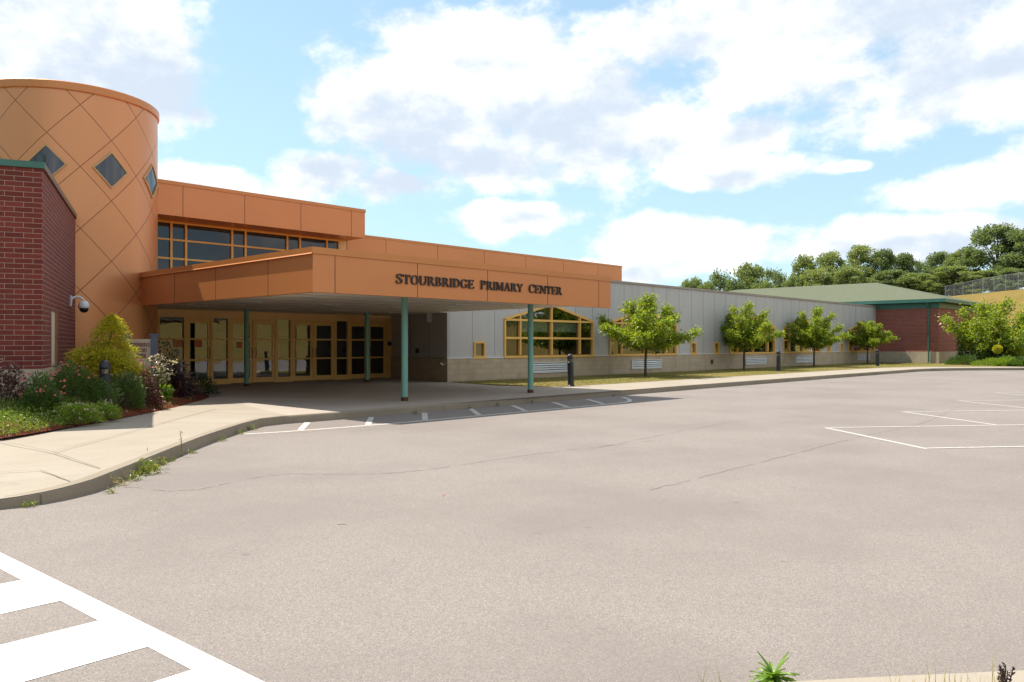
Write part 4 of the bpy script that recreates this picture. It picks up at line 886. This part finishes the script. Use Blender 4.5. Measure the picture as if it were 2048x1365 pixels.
# ------------------------------------------------------------------ small fittings
px, py = 6.695, 21.17; nx, ny = .923, -.386
sc_ = thing('security_camera', 'white dome security camera on a curved arm on the brick wall', 'camera', (px, py, 2.5))
mb = MB(); mb.prism([(px + ny * -.07 , py + nx * -.07), (px + ny * .07, py + nx * .07), (px + ny * .07 + nx * .03, py + nx * .07 + ny * .03), (px - ny * .07 + nx * .03, py - nx * .07 + ny * .03)], 2.48, 2.74, 'camera_white'); mb.build('wall_plate', sc_)
mb = MB(); mb.tube([(px + nx * a, py + ny * a, z) for a, z in ((.03, 2.60), (.08, 2.67), (.16, 2.71), (.25, 2.70), (.31, 2.66), (.33, 2.60))], [.035, .032, .028, .026, .026, .028], 'camera_white', 10); mb.build('arm', sc_, smooth=True)
cx_, cy_ = px + nx * .33, py + ny * .33
mb = MB(); mb.lathe(cx_, cy_, [(.03, 2.62), (.075, 2.60), (.115, 2.55), (.128, 2.49), (.128, 2.435), (.12, 2.43)], 'camera_white', 20); mb.build('housing', sc_, smooth=True)
mb = MB(); mb.lathe(cx_, cy_, [(.105, 2.435), (.10, 2.39), (.075, 2.345), (.04, 2.325), (.001, 2.32)], 'smoked_dome', 18); mb.build('dome', sc_, smooth=True)
# school name sign in the bed
x, y = tp(285, 19.3); sg = thing('name_sign', 'cream name sign with dark red lettering half hidden by shrubs', 'sign', (x, y, .3), YAW - R_(90))
mb = MB(); mb.box(-.33, .22, -.03, .03, .62, 1.375, 'sign_cream'); bd = mb.build('board', sg, local=True)
for a, b in ((-.46, -.332), (.222, .35)):
    mb = MB(); mb.box(a, b, -.06, .06, -.2, 1.46, 'slate_post'); p_ = mb.build('post', sg, local=True); mb = MB(); mb.box(a - .02, b + .02, -.08, .08, 1.461, 1.50, 'slate_post'); mb.build('post_cap', p_, local=True)
def sign_letter(ch, x, z, h, y, th, mat, s): letter_mb(ch, x, z, h, y, th, mat, s).build('letter', bd, local=True)
for t_, a, b, z in (('STOURBRIDGE', -.275, .20, 1.195), ('PRIMARY', -.19, .13, 1.06), ('CENTER', -.165, .105, .925)): word(t_, a, b, z, .092, -.031, .006, 'sign_red', 1.0, sign_letter)
# notices taped to the entrance glass
for x0, x1, z0, z1, y, m_, lab in [(11.67, 11.97, 1.46, 1.69, YD - .0, 'paper_orange', 'peach notice on the leftmost entrance pane, above a white one'), (11.65, 11.93, 1.14, 1.38, YD - .0, 'paper_white', 'white notice on the leftmost entrance pane, below a peach one'),
                                   (12.38, 12.66, 1.46, 1.69, YD - .018, 'paper_red', 'red-orange notice on the glass of the first entrance door'), (13.93, 14.14, 1.42, 1.64, YD - .018, 'paper_red', 'red-orange notice on the door behind the rear left column')]:
    mb = MB(); mb.box(x0, x1, y - .002, y, z0, z1, m_); o = mb.build('notice', origin=(x0, y, z0)); tag(o, lab, 'notice', 'notices on the entrance glass')
# playground corner far right
x, y = tp(2026, 61); pg = thing('play_frame', 'yellow and white playground frame glimpsed under the spreading tree', 'playground', (x, y, .15))
def pgp(a, z, d=0.): c = cw((2026 - 1024) / 1600. * 61 + a, 61 + d); return (c[0], c[1], z)
mb = MB(); mb.tube([pgp(-.35, 1.36), pgp(.65, 1.36)], .06, 'play_yellow', 8); mb.tube([pgp(-.35, 1.30), pgp(.65, 1.30)], .04, 'play_yellow', 8); mb.build('rail', pg)
for a in (-.25, .1, .55): mb = MB(); mb.tube([pgp(a, .1), pgp(a, 1.85)], .05, 'play_white', 8); mb.build('post', pg)
mb = MB(); mb.tube([pgp(-.25, 1.8), pgp(0, 1.95), pgp(.2, 1.8)], .07, 'play_white', 8); mb.tube([pgp(-.28, .85), pgp(.0, .87)], .08, 'play_white', 8); mb.build('arch', pg)
x, y = tp(2052, 63); mf = thing('slat_fence', 'maroon slatted fence behind the playground frame', 'fence', (x, y, .15))
for k in range(9):
    c0, c1 = cw((2038 - 1024) / 1600. * 63 + k * .24, 63), cw((2038 - 1024) / 1600. * 63 + k * .24 + .16, 63); mb = MB(); mb.prism([c0, c1, (c1[0] + .03, c1[1] + .03), (c0[0] + .03, c0[1] + .03)], .15, 2.0, 'play_maroon'); mb.build('slat', mf)

# ------------------------------------------------------------------ shrubs and flowers
def dome_pts(n, rx, ry, h, seed, shell=.55, lump=.16, zmin=.0):
    r = np.random.default_rng(seed); d = r.normal(size=(n, 3)); d[:, 2] = np.abs(d[:, 2]); d /= np.linalg.norm(d, axis=1)[:, None]
    ph = r.uniform(0, 6.28, 6); lm = 1 + lump * (np.sin(d[:, 0] * 5 + ph[0]) + np.sin(d[:, 1] * 6 + ph[1]) + np.sin(d[:, 2] * 7 + ph[2]) + .7 * np.sin((d[:, 0] + d[:, 1]) * 11 + ph[3])) / 2
    rad = (shell + (1 - shell) * r.random(n) ** .6) * lm; return d * rad[:, None] * (rx, ry, h), d
def heads(t, P, fs, fm, seed, eye=True):
    r = random.Random(seed)
    for p in P:
        mb = MB(); tilt = r.uniform(-.3, .3); n = 11; c = Vector(p)
        for k in range(n):
            a = 2 * math.pi * k / n; d = Vector((math.cos(a), math.sin(a), -.35 + tilt * math.sin(a))).normalized() * fs; s = Vector((-math.sin(a), math.cos(a), 0)) * fs * .2; mb.face([c, c + d * .55 + s, c + d, c + d * .55 - s], fm)
        o = mb.build('flower', t, local=True); mb = MB(); mb.lathe(p[0], p[1], [(fs * .34, p[2] - .002), (fs * .28, p[2] + fs * .22), (.001, p[2] + fs * .32)], 'petal_orange', 7); mb.build('flower_centre', o, local=True)
def bush(name, label, cat, u, dep, zb, rx, h, n, size, mat, seed, aspect=.5, flowers=None, group=None, ry=None, shell=.5, lump=.16, up=.2, jit=.6):
    x, y = tp(u, dep); t = thing(name, label, cat, (x, y, zb), 0, group); p, d = dome_pts(n, rx, ry or rx, h, seed, shell, lump)
    leaf_mesh('foliage', p, size, mat, t, aspect=aspect, dirs=d, jit=jit, up=up, seed=seed, local=True)
    mb = MB(); rr = random.Random(seed)
    for k in range(7): a = rr.uniform(0, 6.28); mb.tube([(0, 0, -.05), (rx * .35 * math.cos(a), rx * .35 * math.sin(a), h * .45), (rx * .7 * math.cos(a), rx * .7 * math.sin(a), h * .8)], [.012, .008, .004], 'bark', 5, False)
    mb.build('stem', t, local=True)
    if flowers:
        fm, fn, fs, zlo, ext = flowers; r = np.random.default_rng(seed + 50); P, DD = dome_pts(fn * 6, rx * 1.03, (ry or rx) * 1.03, h * ext, seed + 9, .93, lump); ok = P[:, 2] > zlo * h; P = P[ok][:fn]
        if fn > 100 or fs < .035: leaf_mesh('blossom', np.repeat(P, 5, 0) + r.normal(size=(len(P) * 5, 3)) * fs * .3, fs, fm, t, aspect=.6, seed=seed + 4, local=True)['kind'] = 'stuff'
        else: heads(t, P, fs, fm, seed)
    return t
bush('barberry_shrub', 'purple-red leafy shrub at the left edge of the bed', 'shrub', 8, 13.95, .3, .36, .92, 2600, .05, 'barberry_leaf', 1, flowers=('petal_pale', 40, .03, .2, 1.0))
bush('coneflower_clump', 'clump of pink and orange coneflowers beside the red-leaved shrub', 'flowers', 82, 13.8, .22, .36, .70, 3000, .07, 'green_leaf', 2, aspect=.4, flowers=('petal_pink', 36, .042, .6, 1.3), up=.5)
bush('green_thicket', 'tall green perennial thicket dotted with pink heads before the brick wall', 'plants', 150, 14.9, .3, .62, .86, 7500, .065, 'green_leaf', 4, aspect=.3, flowers=('petal_pink', 38, .04, .75, 1.1), up=.6, lump=.22)
bush('green_thicket', 'green perennial thicket behind the half buried bollard', 'plants', 243, 16.2, .25, .45, .72, 5000, .06, 'green_leaf', 5, aspect=.3, up=.6, flowers=('petal_pale', 14, .03, .5, 1.1))
bush('low_thicket', 'low leafy green plant in front of the coneflowers', 'plants', 150, 13.9, .2, .42, .32, 3400, .05, 'low_leaf', 6, aspect=.35, flowers=('petal_pale', 60, .028, .25, 1.15))
bush('low_thicket', 'low green plant left of the red mulch patch', 'plants', 200, 14.6, .2, .36, .30, 2400, .045, 'low_leaf', 16, aspect=.35, flowers=('petal_pale', 34, .028, .25, 1.15))
bush('barberry_shrub', 'red-brown leafy shrub right of the golden conifer', 'shrub', 289, 17.3, .22, .36, .70, 2400, .05, 'barberry_leaf', 7)
bush('purple_shrub', 'dark purple shrub in front of the cream name sign', 'shrub', 338, 19.7, .25, .46, 1.12, 3200, .065, 'purple_leaf', 8, lump=.3)
bush('dark_shrub', 'small dark green shrub at the end of the bed by the doors', 'shrub', 400, 21.3, .2, .42, .50, 2200, .06, 'dark_evergreen', 9, aspect=.3, lump=.25)
# white flowering stalks
x, y = tp(316, 18.6); wf = thing('white_flower_stalks', 'tall sparse plant of cream flower heads in the bed', 'flowers', (x, y, .2)); rr = random.Random(4); mb = MB(); FP = []; LP = []; FD = []
for k in range(26):
    a = rr.uniform(0, 6.28); r = rr.uniform(.02, .32); hh = rr.uniform(.45, 1.08); tip = (r * math.cos(a) + .06, r * math.sin(a), hh); mb.tube([(r * .3 * math.cos(a), r * .3 * math.sin(a), 0), (r * .7 * math.cos(a), r * .7 * math.sin(a), hh * .6), tip], [.006, .005, .003], 'bright_leaf', 4, False)
    for j in range(rr.randint(5, 10)): FP.append(tuple(tip[i] + rr.gauss(0, .05) for i in range(3)))
    for j in range(16): f = rr.random(); LP.append((r * f * math.cos(a) + rr.gauss(0, .03), r * f * math.sin(a) + rr.gauss(0, .03), hh * f))
mb.build('stem', wf, local=True); leaf_mesh('flower', np.repeat(FP, 3, 0), .045, 'petal_white', wf, aspect=.8, seed=5, local=True); leaf_mesh('foliage', LP, .08, 'green_leaf', wf, aspect=.35, seed=6, local=True)
x, y = tp(334, 18.35); yg = thing('leafy_seedling', 'bright light-green young plant at the mulch edge', 'plant', (x, y, .18)); LP = [(rr.gauss(0, .06), rr.gauss(0, .06), rr.uniform(.0, .42)) for _ in range(120)]; leaf_mesh('foliage', LP, .12, 'bright_leaf', yg, aspect=.4, up=.5, seed=2, local=True)
x, y = tp(292, 18.0); pc = thing('coneflower_clump', 'few pink coneflowers on tall stems right of the golden conifer', 'flowers', (x, y, .22)); mb = MB(); FP = []
for k in range(9): tx, ty, tz = rr.gauss(0, .16), rr.gauss(0, .1), rr.uniform(.75, 1.1); mb.tube([(tx * .3, ty * .3, 0), (tx, ty, tz)], [.006, .004], 'bright_leaf', 4, False); FP.append((tx, ty, tz))
mb.build('stem', pc, local=True); heads(pc, FP, .06, 'petal_pink', 2)
LP = [(rr.gauss(0, .15), rr.gauss(0, .1), rr.uniform(.0, .7)) for _ in range(200)]; leaf_mesh('foliage', LP, .12, 'green_leaf', pc, aspect=.3, up=.7, seed=9, local=True)
# golden threadleaf conifer
x, y = tp(205, 17.5); gc = thing('golden_conifer', 'golden yellow threadleaf conifer in front of the brick wall and tower', 'shrub', (x, y, .3)); P = []; D = []; rr = random.Random(12)
lob = [(a * .84, b * .84, c, d * .88, e) for a, b, c, d, e in [(-.05, 0, .55, .78, .62), (.30, .1, .95, .52, .55), (.20, .0, 1.38, .36, .42), (-.35, -.1, .85, .45, .45), (-.55, 0, .5, .42, .4), (.5, -.1, .5, .45, .5), (0, -.3, .75, .55, .5), (.25, .05, 1.65, .18, .30)]]
mb = MB()
for (lx, ly, lz, lr, lh) in lob:
    ns = int(210 * lr / .5); mb.tube([(0, 0, 0), (lx * .6, ly * .6, lz * .6), (lx, ly, lz)], [.05, .03, .012], 'bark', 6, False)
    for _ in range(ns):
        v = [rr.gauss(0, 1) for _ in range(3)]; l = math.sqrt(sum(c * c for c in v)); v = [c / l for c in v]
        if v[2] < -.35: v[2] = -v[2]
        s = [lx * .75 + v[0] * lr * .5, ly * .75 + v[1] * lr * .5, lz + v[2] * lh * .5]
        ln = rr.uniform(.22, .42) * (lr / .5) ** .5; m = 15
        for k in range(m):
            f = k / (m - 1); p = (lx + v[0] * (lr * .5 + ln * f) + rr.gauss(0, .018), ly + v[1] * (lr * .5 + ln * f) + rr.gauss(0, .018), lz + v[2] * (lh * .5 + ln * f * .8) + .10 * f - .22 * f * f + rr.gauss(0, .015))
            P.append(p); D.append((v[0], v[1], v[2] * .6 + .3 - .8 * f))
mb.build('trunk', gc, local=True); leaf_mesh('foliage', P, .075, 'gold_leaf', gc, aspect=.22, dirs=D, jit=.4, seed=3, local=True)
# low flowering cover along the walk, uncountable
gp = []; rr = np.random.default_rng(8)
def cover(n, d0, d1, t0, t1, hmax, seed):
    r = np.random.default_rng(seed); out = []
    ts = r.uniform(t0, t1, n); ds = d0 + (d1 - d0) * r.random(n)
    for t, d in zip(ts, ds):
        x, y, z = bed_pt(t, d); m = .55 + .45 * math.sin(x * 2.3 + y) * math.sin(y * 1.9 - x * .6); e = min(1, max(0, (d - d0) / .5)) * min(1, (d1 - d) / .2 + .4)
        out.append((x, y, z + r.random() ** .8 * hmax * (.35 + .65 * m) * (.25 + .75 * e)))
    return np.array(out)
C1 = cover(38000, .03, 1.5, -1.5, 5.9, .34, 1); tag(leaf_mesh('ground_cover', C1, .042, 'low_leaf', aspect=.32, up=.7, seed=31), 'low bright green flowering ground cover along the walk', 'ground cover', kind='stuff')
C2 = cover(9000, .9, 2.6, -1.5, 9.2, .38, 2); tag(leaf_mesh('bed_foliage', C2, .07, 'green_leaf', aspect=.3, up=.7, seed=32), 'dark green mixed foliage filling the back of the flower bed', 'plants', kind='stuff')
C3 = cover(420, .25, 1.6, -1.5, 6.3, .30, 3); C3[:, 2] += .05; tag(leaf_mesh('small_blossoms', np.repeat(C3, 3, 0), .026, 'petal_pale', aspect=.8, seed=33), 'tiny pale pink blossoms sprinkled over the ground cover', 'flowers', kind='stuff')
C4 = cover(3600, .0, .6, -1.5, 10, .012, 4); tag(leaf_mesh('bark_chips', C4, .045, 'barberry_leaf', aspect=.4, seed=34), 'loose red bark chips along the edge of the bed', 'mulch', kind='stuff')
C5 = cover(900, .03, .35, -1.5, 9, .06, 6); tag(leaf_mesh('edge_grass', C5, .06, 'weed_leaf', aspect=.2, up=1.2, seed=35), 'yellowish grass straggling over the edge of the walk', 'grass', kind='stuff')
# right hand border beyond the lawn
bush('dark_conifer', 'dark upright conifer against the gym corner under the spreading tree', 'shrub', 1948, 56, .1, 1.1, 3.2, 4500, .2, 'dark_evergreen', 41, aspect=.3, up=.8)
bush('dark_conifer', 'dark green cone-shaped shrub right of the upright conifer', 'shrub', 1982, 54, .1, 1.0, 2.1, 3800, .18, 'dark_evergreen', 42, aspect=.3, up=.8)
bush('low_shrub', 'low mounded green shrub at the foot of the gym corner', 'shrub', 1929, 54.5, .12, 1.15, .62, 2600, .12, 'green_leaf', 43)
bush('low_shrub', 'low pale grassy mound left of the ball topiary', 'shrub', 1980, 51.8, .12, 1.0, .5, 1800, .14, 'low_leaf', 44, aspect=.2, up=.8)
bush('low_shrub', 'low bright green spreading shrub right of the ball topiary', 'shrub', 2018, 51.2, .12, 1.05, .66, 2600, .12, 'low_leaf', 45)
bush('low_shrub', 'low green shrub at the right edge of the photo', 'shrub', 2050, 50.5, .12, 1.0, .62, 2600, .12, 'green_leaf', 46)
bush('low_shrub', 'olive rounded shrub behind the bright spreading shrub', 'shrub', 2005, 54.5, .12, .8, .7, 2000, .12, 'green_leaf', 48)
bush('orange_flowers', 'patch of orange flowers near the right edge', 'flowers', 2040, 53.5, .12, .75, .75, 900, .12, 'green_leaf', 47, flowers=('petal_gold', 160, .10, .2, 1.1))
x, y = tp(1995, 51.6); tpz = thing('ball_topiary', 'small yellow-green ball on a slim trunk at the right border', 'topiary', (x, y, .12)); mb = MB(); mb.tube([(0, 0, -.05), (.01, 0, .5), (0, 0, 1.0)], [.035, .03, .025], 'bark', 7); mb.build('trunk', tpz, local=True)
r = np.random.default_rng(4); d = r.normal(size=(1300, 3)); d /= np.linalg.norm(d, axis=1)[:, None]; leaf_mesh('crown', d * r.uniform(.14, .25, 1300)[:, None] + (0, 0, 1.12), .08, 'gold_leaf', tpz, dirs=d, jit=.6, seed=4, local=True)
# weeds in the gutter
def G(u, v, z=0.):
    a = (u - 1024) / 1600.; t = (z - 1.55) / (-(v - 689) / 1600.); return cw(a * t, t)
WL = [(38, 1016, .09, 40, 'weed_leaf', 'small green weed at the low left end of the kerb'), (205, 988, .10, 40, 'weed_leaf', 'yellowed weed tuft where the kerb ramp ends'), (228, 972, .16, 60, 'straw_blade', 'straw-coloured tuft against the kerb at the left'),
      (252, 962, .17, 90, 'weed_leaf', 'green weed at the left end of the largest kerb clump'), (276, 950, .26, 150, 'weed_leaf', 'tallest leafy weed of the largest kerb clump'), (292, 941, .2, 90, 'weed_leaf', 'right-hand leafy weed of the largest kerb clump'),
      (312, 930, .13, 50, 'weed_leaf', 'small round weed right of the largest kerb clump'), (330, 924, .09, 40, 'weed_leaf', 'flat weed beside the small round kerb weed'), (373, 908, .08, 40, 'weed_leaf', 'dark flat weed right of the tall single stalk'),
      (434, 884, .15, 60, 'weed_leaf', 'grey-green weed halfway along the left kerb'), (470, 869, .10, 50, 'weed_leaf', 'small weed just left of the bright kerb tuft'), (492, 861, .14, 80, 'weed_leaf', 'bright yellow-green weed tuft before the kerb corner'), (520, 853, .09, 50, 'weed_leaf', 'weed tuft at the kerb corner'),
      (578, 842, .12, 70, 'weed_leaf', 'spiky weed right of the kerb corner'), (692, 834, .11, 50, 'green_leaf', 'dark weed at the shadow edge on the kerb'), (828, 829, .14, 60, 'green_leaf', 'dark weed in front of the left front column'), (936, 818.5, .14, 50, 'green_leaf', 'taller dark weed between the two front columns'),
      (992, 813, .12, 45, 'green_leaf', 'weed in shade left of the right front column'), (1062, 807, .09, 40, 'green_leaf', 'weed in shade in front of the right front column'), (1226, 793, .10, 40, 'green_leaf', 'weed near the curved end of the white kerb line')]
for k, (u, v, h_, n, m_, lab) in enumerate(WL):
    x, y = G(u, v); r = random.Random(k); y -= .02 if 500 < u else .05; x += .02 if 500 < u else .07; h_ *= .72; t = thing('gutter_weed', lab, 'weed', (x, y, 0), 0, 'weeds along the kerb')
    P = [(r.gauss(0, h_ * .45), r.gauss(0, h_ * .3), abs(r.gauss(0, h_ * .42))) for _ in range(n)]; leaf_mesh('foliage', P, max(.04, h_ * .36), m_, t, aspect=.3, up=.55, seed=k, local=True)
x, y = G(362, 914); t = thing('weed_stalk', 'single tall thin weed stalk standing at the left kerb', 'weed', (x, y, 0)); mb = MB(); mb.tube([(0, 0, 0), (.01, 0, .2), (-.01, .01, .36)], [.006, .005, .003], 'weed_leaf', 5); mb.build('stem', t, local=True); P = [(0, 0, .02 + .34 * k / 30) for k in range(30)]; leaf_mesh('foliage', P, .03, 'weed_leaf', t, aspect=.25, up=.8, seed=3, local=True)
# plants at the near kerb
x, y = G(1548, 1362, .05); t = thing('lance_leaf_weed', 'bright green lance-leaved weed at the near kerb', 'weed', (x, y, .02)); r = random.Random(5); mb = MB()
for k in range(50):
    a = k * 2.4 + r.uniform(-.4, .4); el = r.uniform(.05, .5) + .7 * (k / 50.) ** 5; L = r.uniform(.085, .14); w = .0105; z0 = .02 + .04 * k / 50.; c, s = math.cos(a), math.sin(a)
    pr = [(0, .3), (.25, .9), (.5, 1.), (.75, .65), (1., .04)]; rows_ = []
    for f, ww in pr:
        rad = L * f * math.cos(el); z = z0 + L * f * math.sin(el) - .05 * f * f * (1.2 - el); rows_.append(((c * rad - s * w * ww, s * rad + c * w * ww, z + .003), (c * rad, s * rad, z - .002), (c * rad + s * w * ww, s * rad - c * w * ww, z + .003)))
    base = len(mb.v); kk = mb._mi('bright_leaf')
    for rw in rows_: mb.v += list(rw)
    for i in range(4):
        for j in range(2): mb.f.append((base + i * 3 + j, base + i * 3 + j + 1, base + (i + 1) * 3 + j + 1, base + (i + 1) * 3 + j)); mb.m.append(kk)
mb.build('foliage', t, local=True)
def blades(name, label, cat, spots, mat, seed, kind=None):
    r = random.Random(seed); mb = MB(); k = mb._mi(mat)
    for (x, y, z, n, sp, hh) in spots:
        for _ in range(n):
            bx, by = x + r.gauss(0, sp), y + r.gauss(0, sp); a = r.uniform(0, 6.28); ln = hh * r.uniform(.5, 1.15); dx, dy = math.cos(a) * ln * .28, math.sin(a) * ln * .28; w = .0015; c, s = -math.sin(a) * w, math.cos(a) * w; b = len(mb.v)
            for f, ww in ((0, 1), (.4, .9), (.75, .6), (1, .1)): px_, py_, pz_ = bx + dx * f * f, by + dy * f * f, z + ln * f; mb.v += [(px_ - c * ww, py_ - s * ww, pz_), (px_ + c * ww, py_ + s * ww, pz_)]
            for i in range(3): mb.f.append((b + 2 * i, b + 2 * i + 1, b + 2 * i + 3, b + 2 * i + 2)); mb.m.append(k)
    o = mb.build(name, origin=(spots[0][0], spots[0][1], spots[0][2])); tag(o, label, cat, kind=kind); return o
sp = [(*tp(1400, 3.36), .0, 26, .035, .20), (*tp(1440, 3.38), .0, 14, .03, .16), (*tp(1480, 3.35), 0, 8, .03, .12)]
blades('grass_tuft', 'fine pale green grass stalks left of the lance-leaved weed', 'grass', sp, 'grass_blade', 3)
blades('dry_grass_fringe', 'dry straw grass poking over the near kerb', 'grass', [(*tp(u, 3.24), .13, 8, .03, hh) for u, hh in ((1790, .10), (1830, .11), (1885, .12), (1915, .12), (1945, .10), (1980, .11))] + [(*tp(1985, 3.3), .14, 1, .001, .26)], 'straw_blade', 4, 'stuff')
x, y = tp(2008, 3.26); t = thing('purple_sprigs', 'dark purple sprigs at the bottom right corner', 'plant', (x, y, .13)); r = random.Random(2); P = []; D = []; mb = MB()
for k in range(12):
    tx, ty, tz = r.gauss(0, .035), r.gauss(0, .02), r.uniform(.07, .125); mb.tube([(tx * .4, ty * .4, 0), (tx, ty, tz)], .002, 'purple_leaf', 4)
    for j in range(14): f = r.uniform(.2, 1); P.append((tx * f + r.gauss(0, .003), ty * f + r.gauss(0, .003), tz * f)); D.append((r.gauss(0, 1), r.gauss(0, 1), .6))
mb.build('stem', t, local=True); leaf_mesh('foliage', P, .016, 'purple_leaf', t, aspect=.45, dirs=D, seed=2, local=True)
# litter on the asphalt
x, y = G(885, 993); o = leaf_mesh('fallen_leaf', [(x, y, .008)], .05, 'petal_orange', loc=(x, y, 0), aspect=.6, dirs=[(1, .2, .1)], jit=0., seed=2); tag(o, 'single dry orange leaf lying on the open asphalt', 'leaf')
x, y = G(684, 1050); mb = MB(); mb.tube([(x - .028, y + .02, .004), (x, y, .006), (x + .03, y - .02, .004)], .0018, 'bark', 5); o = mb.build('twig', origin=(x, y, 0)); tag(o, 'thin dark twig lying on the open asphalt', 'twig')
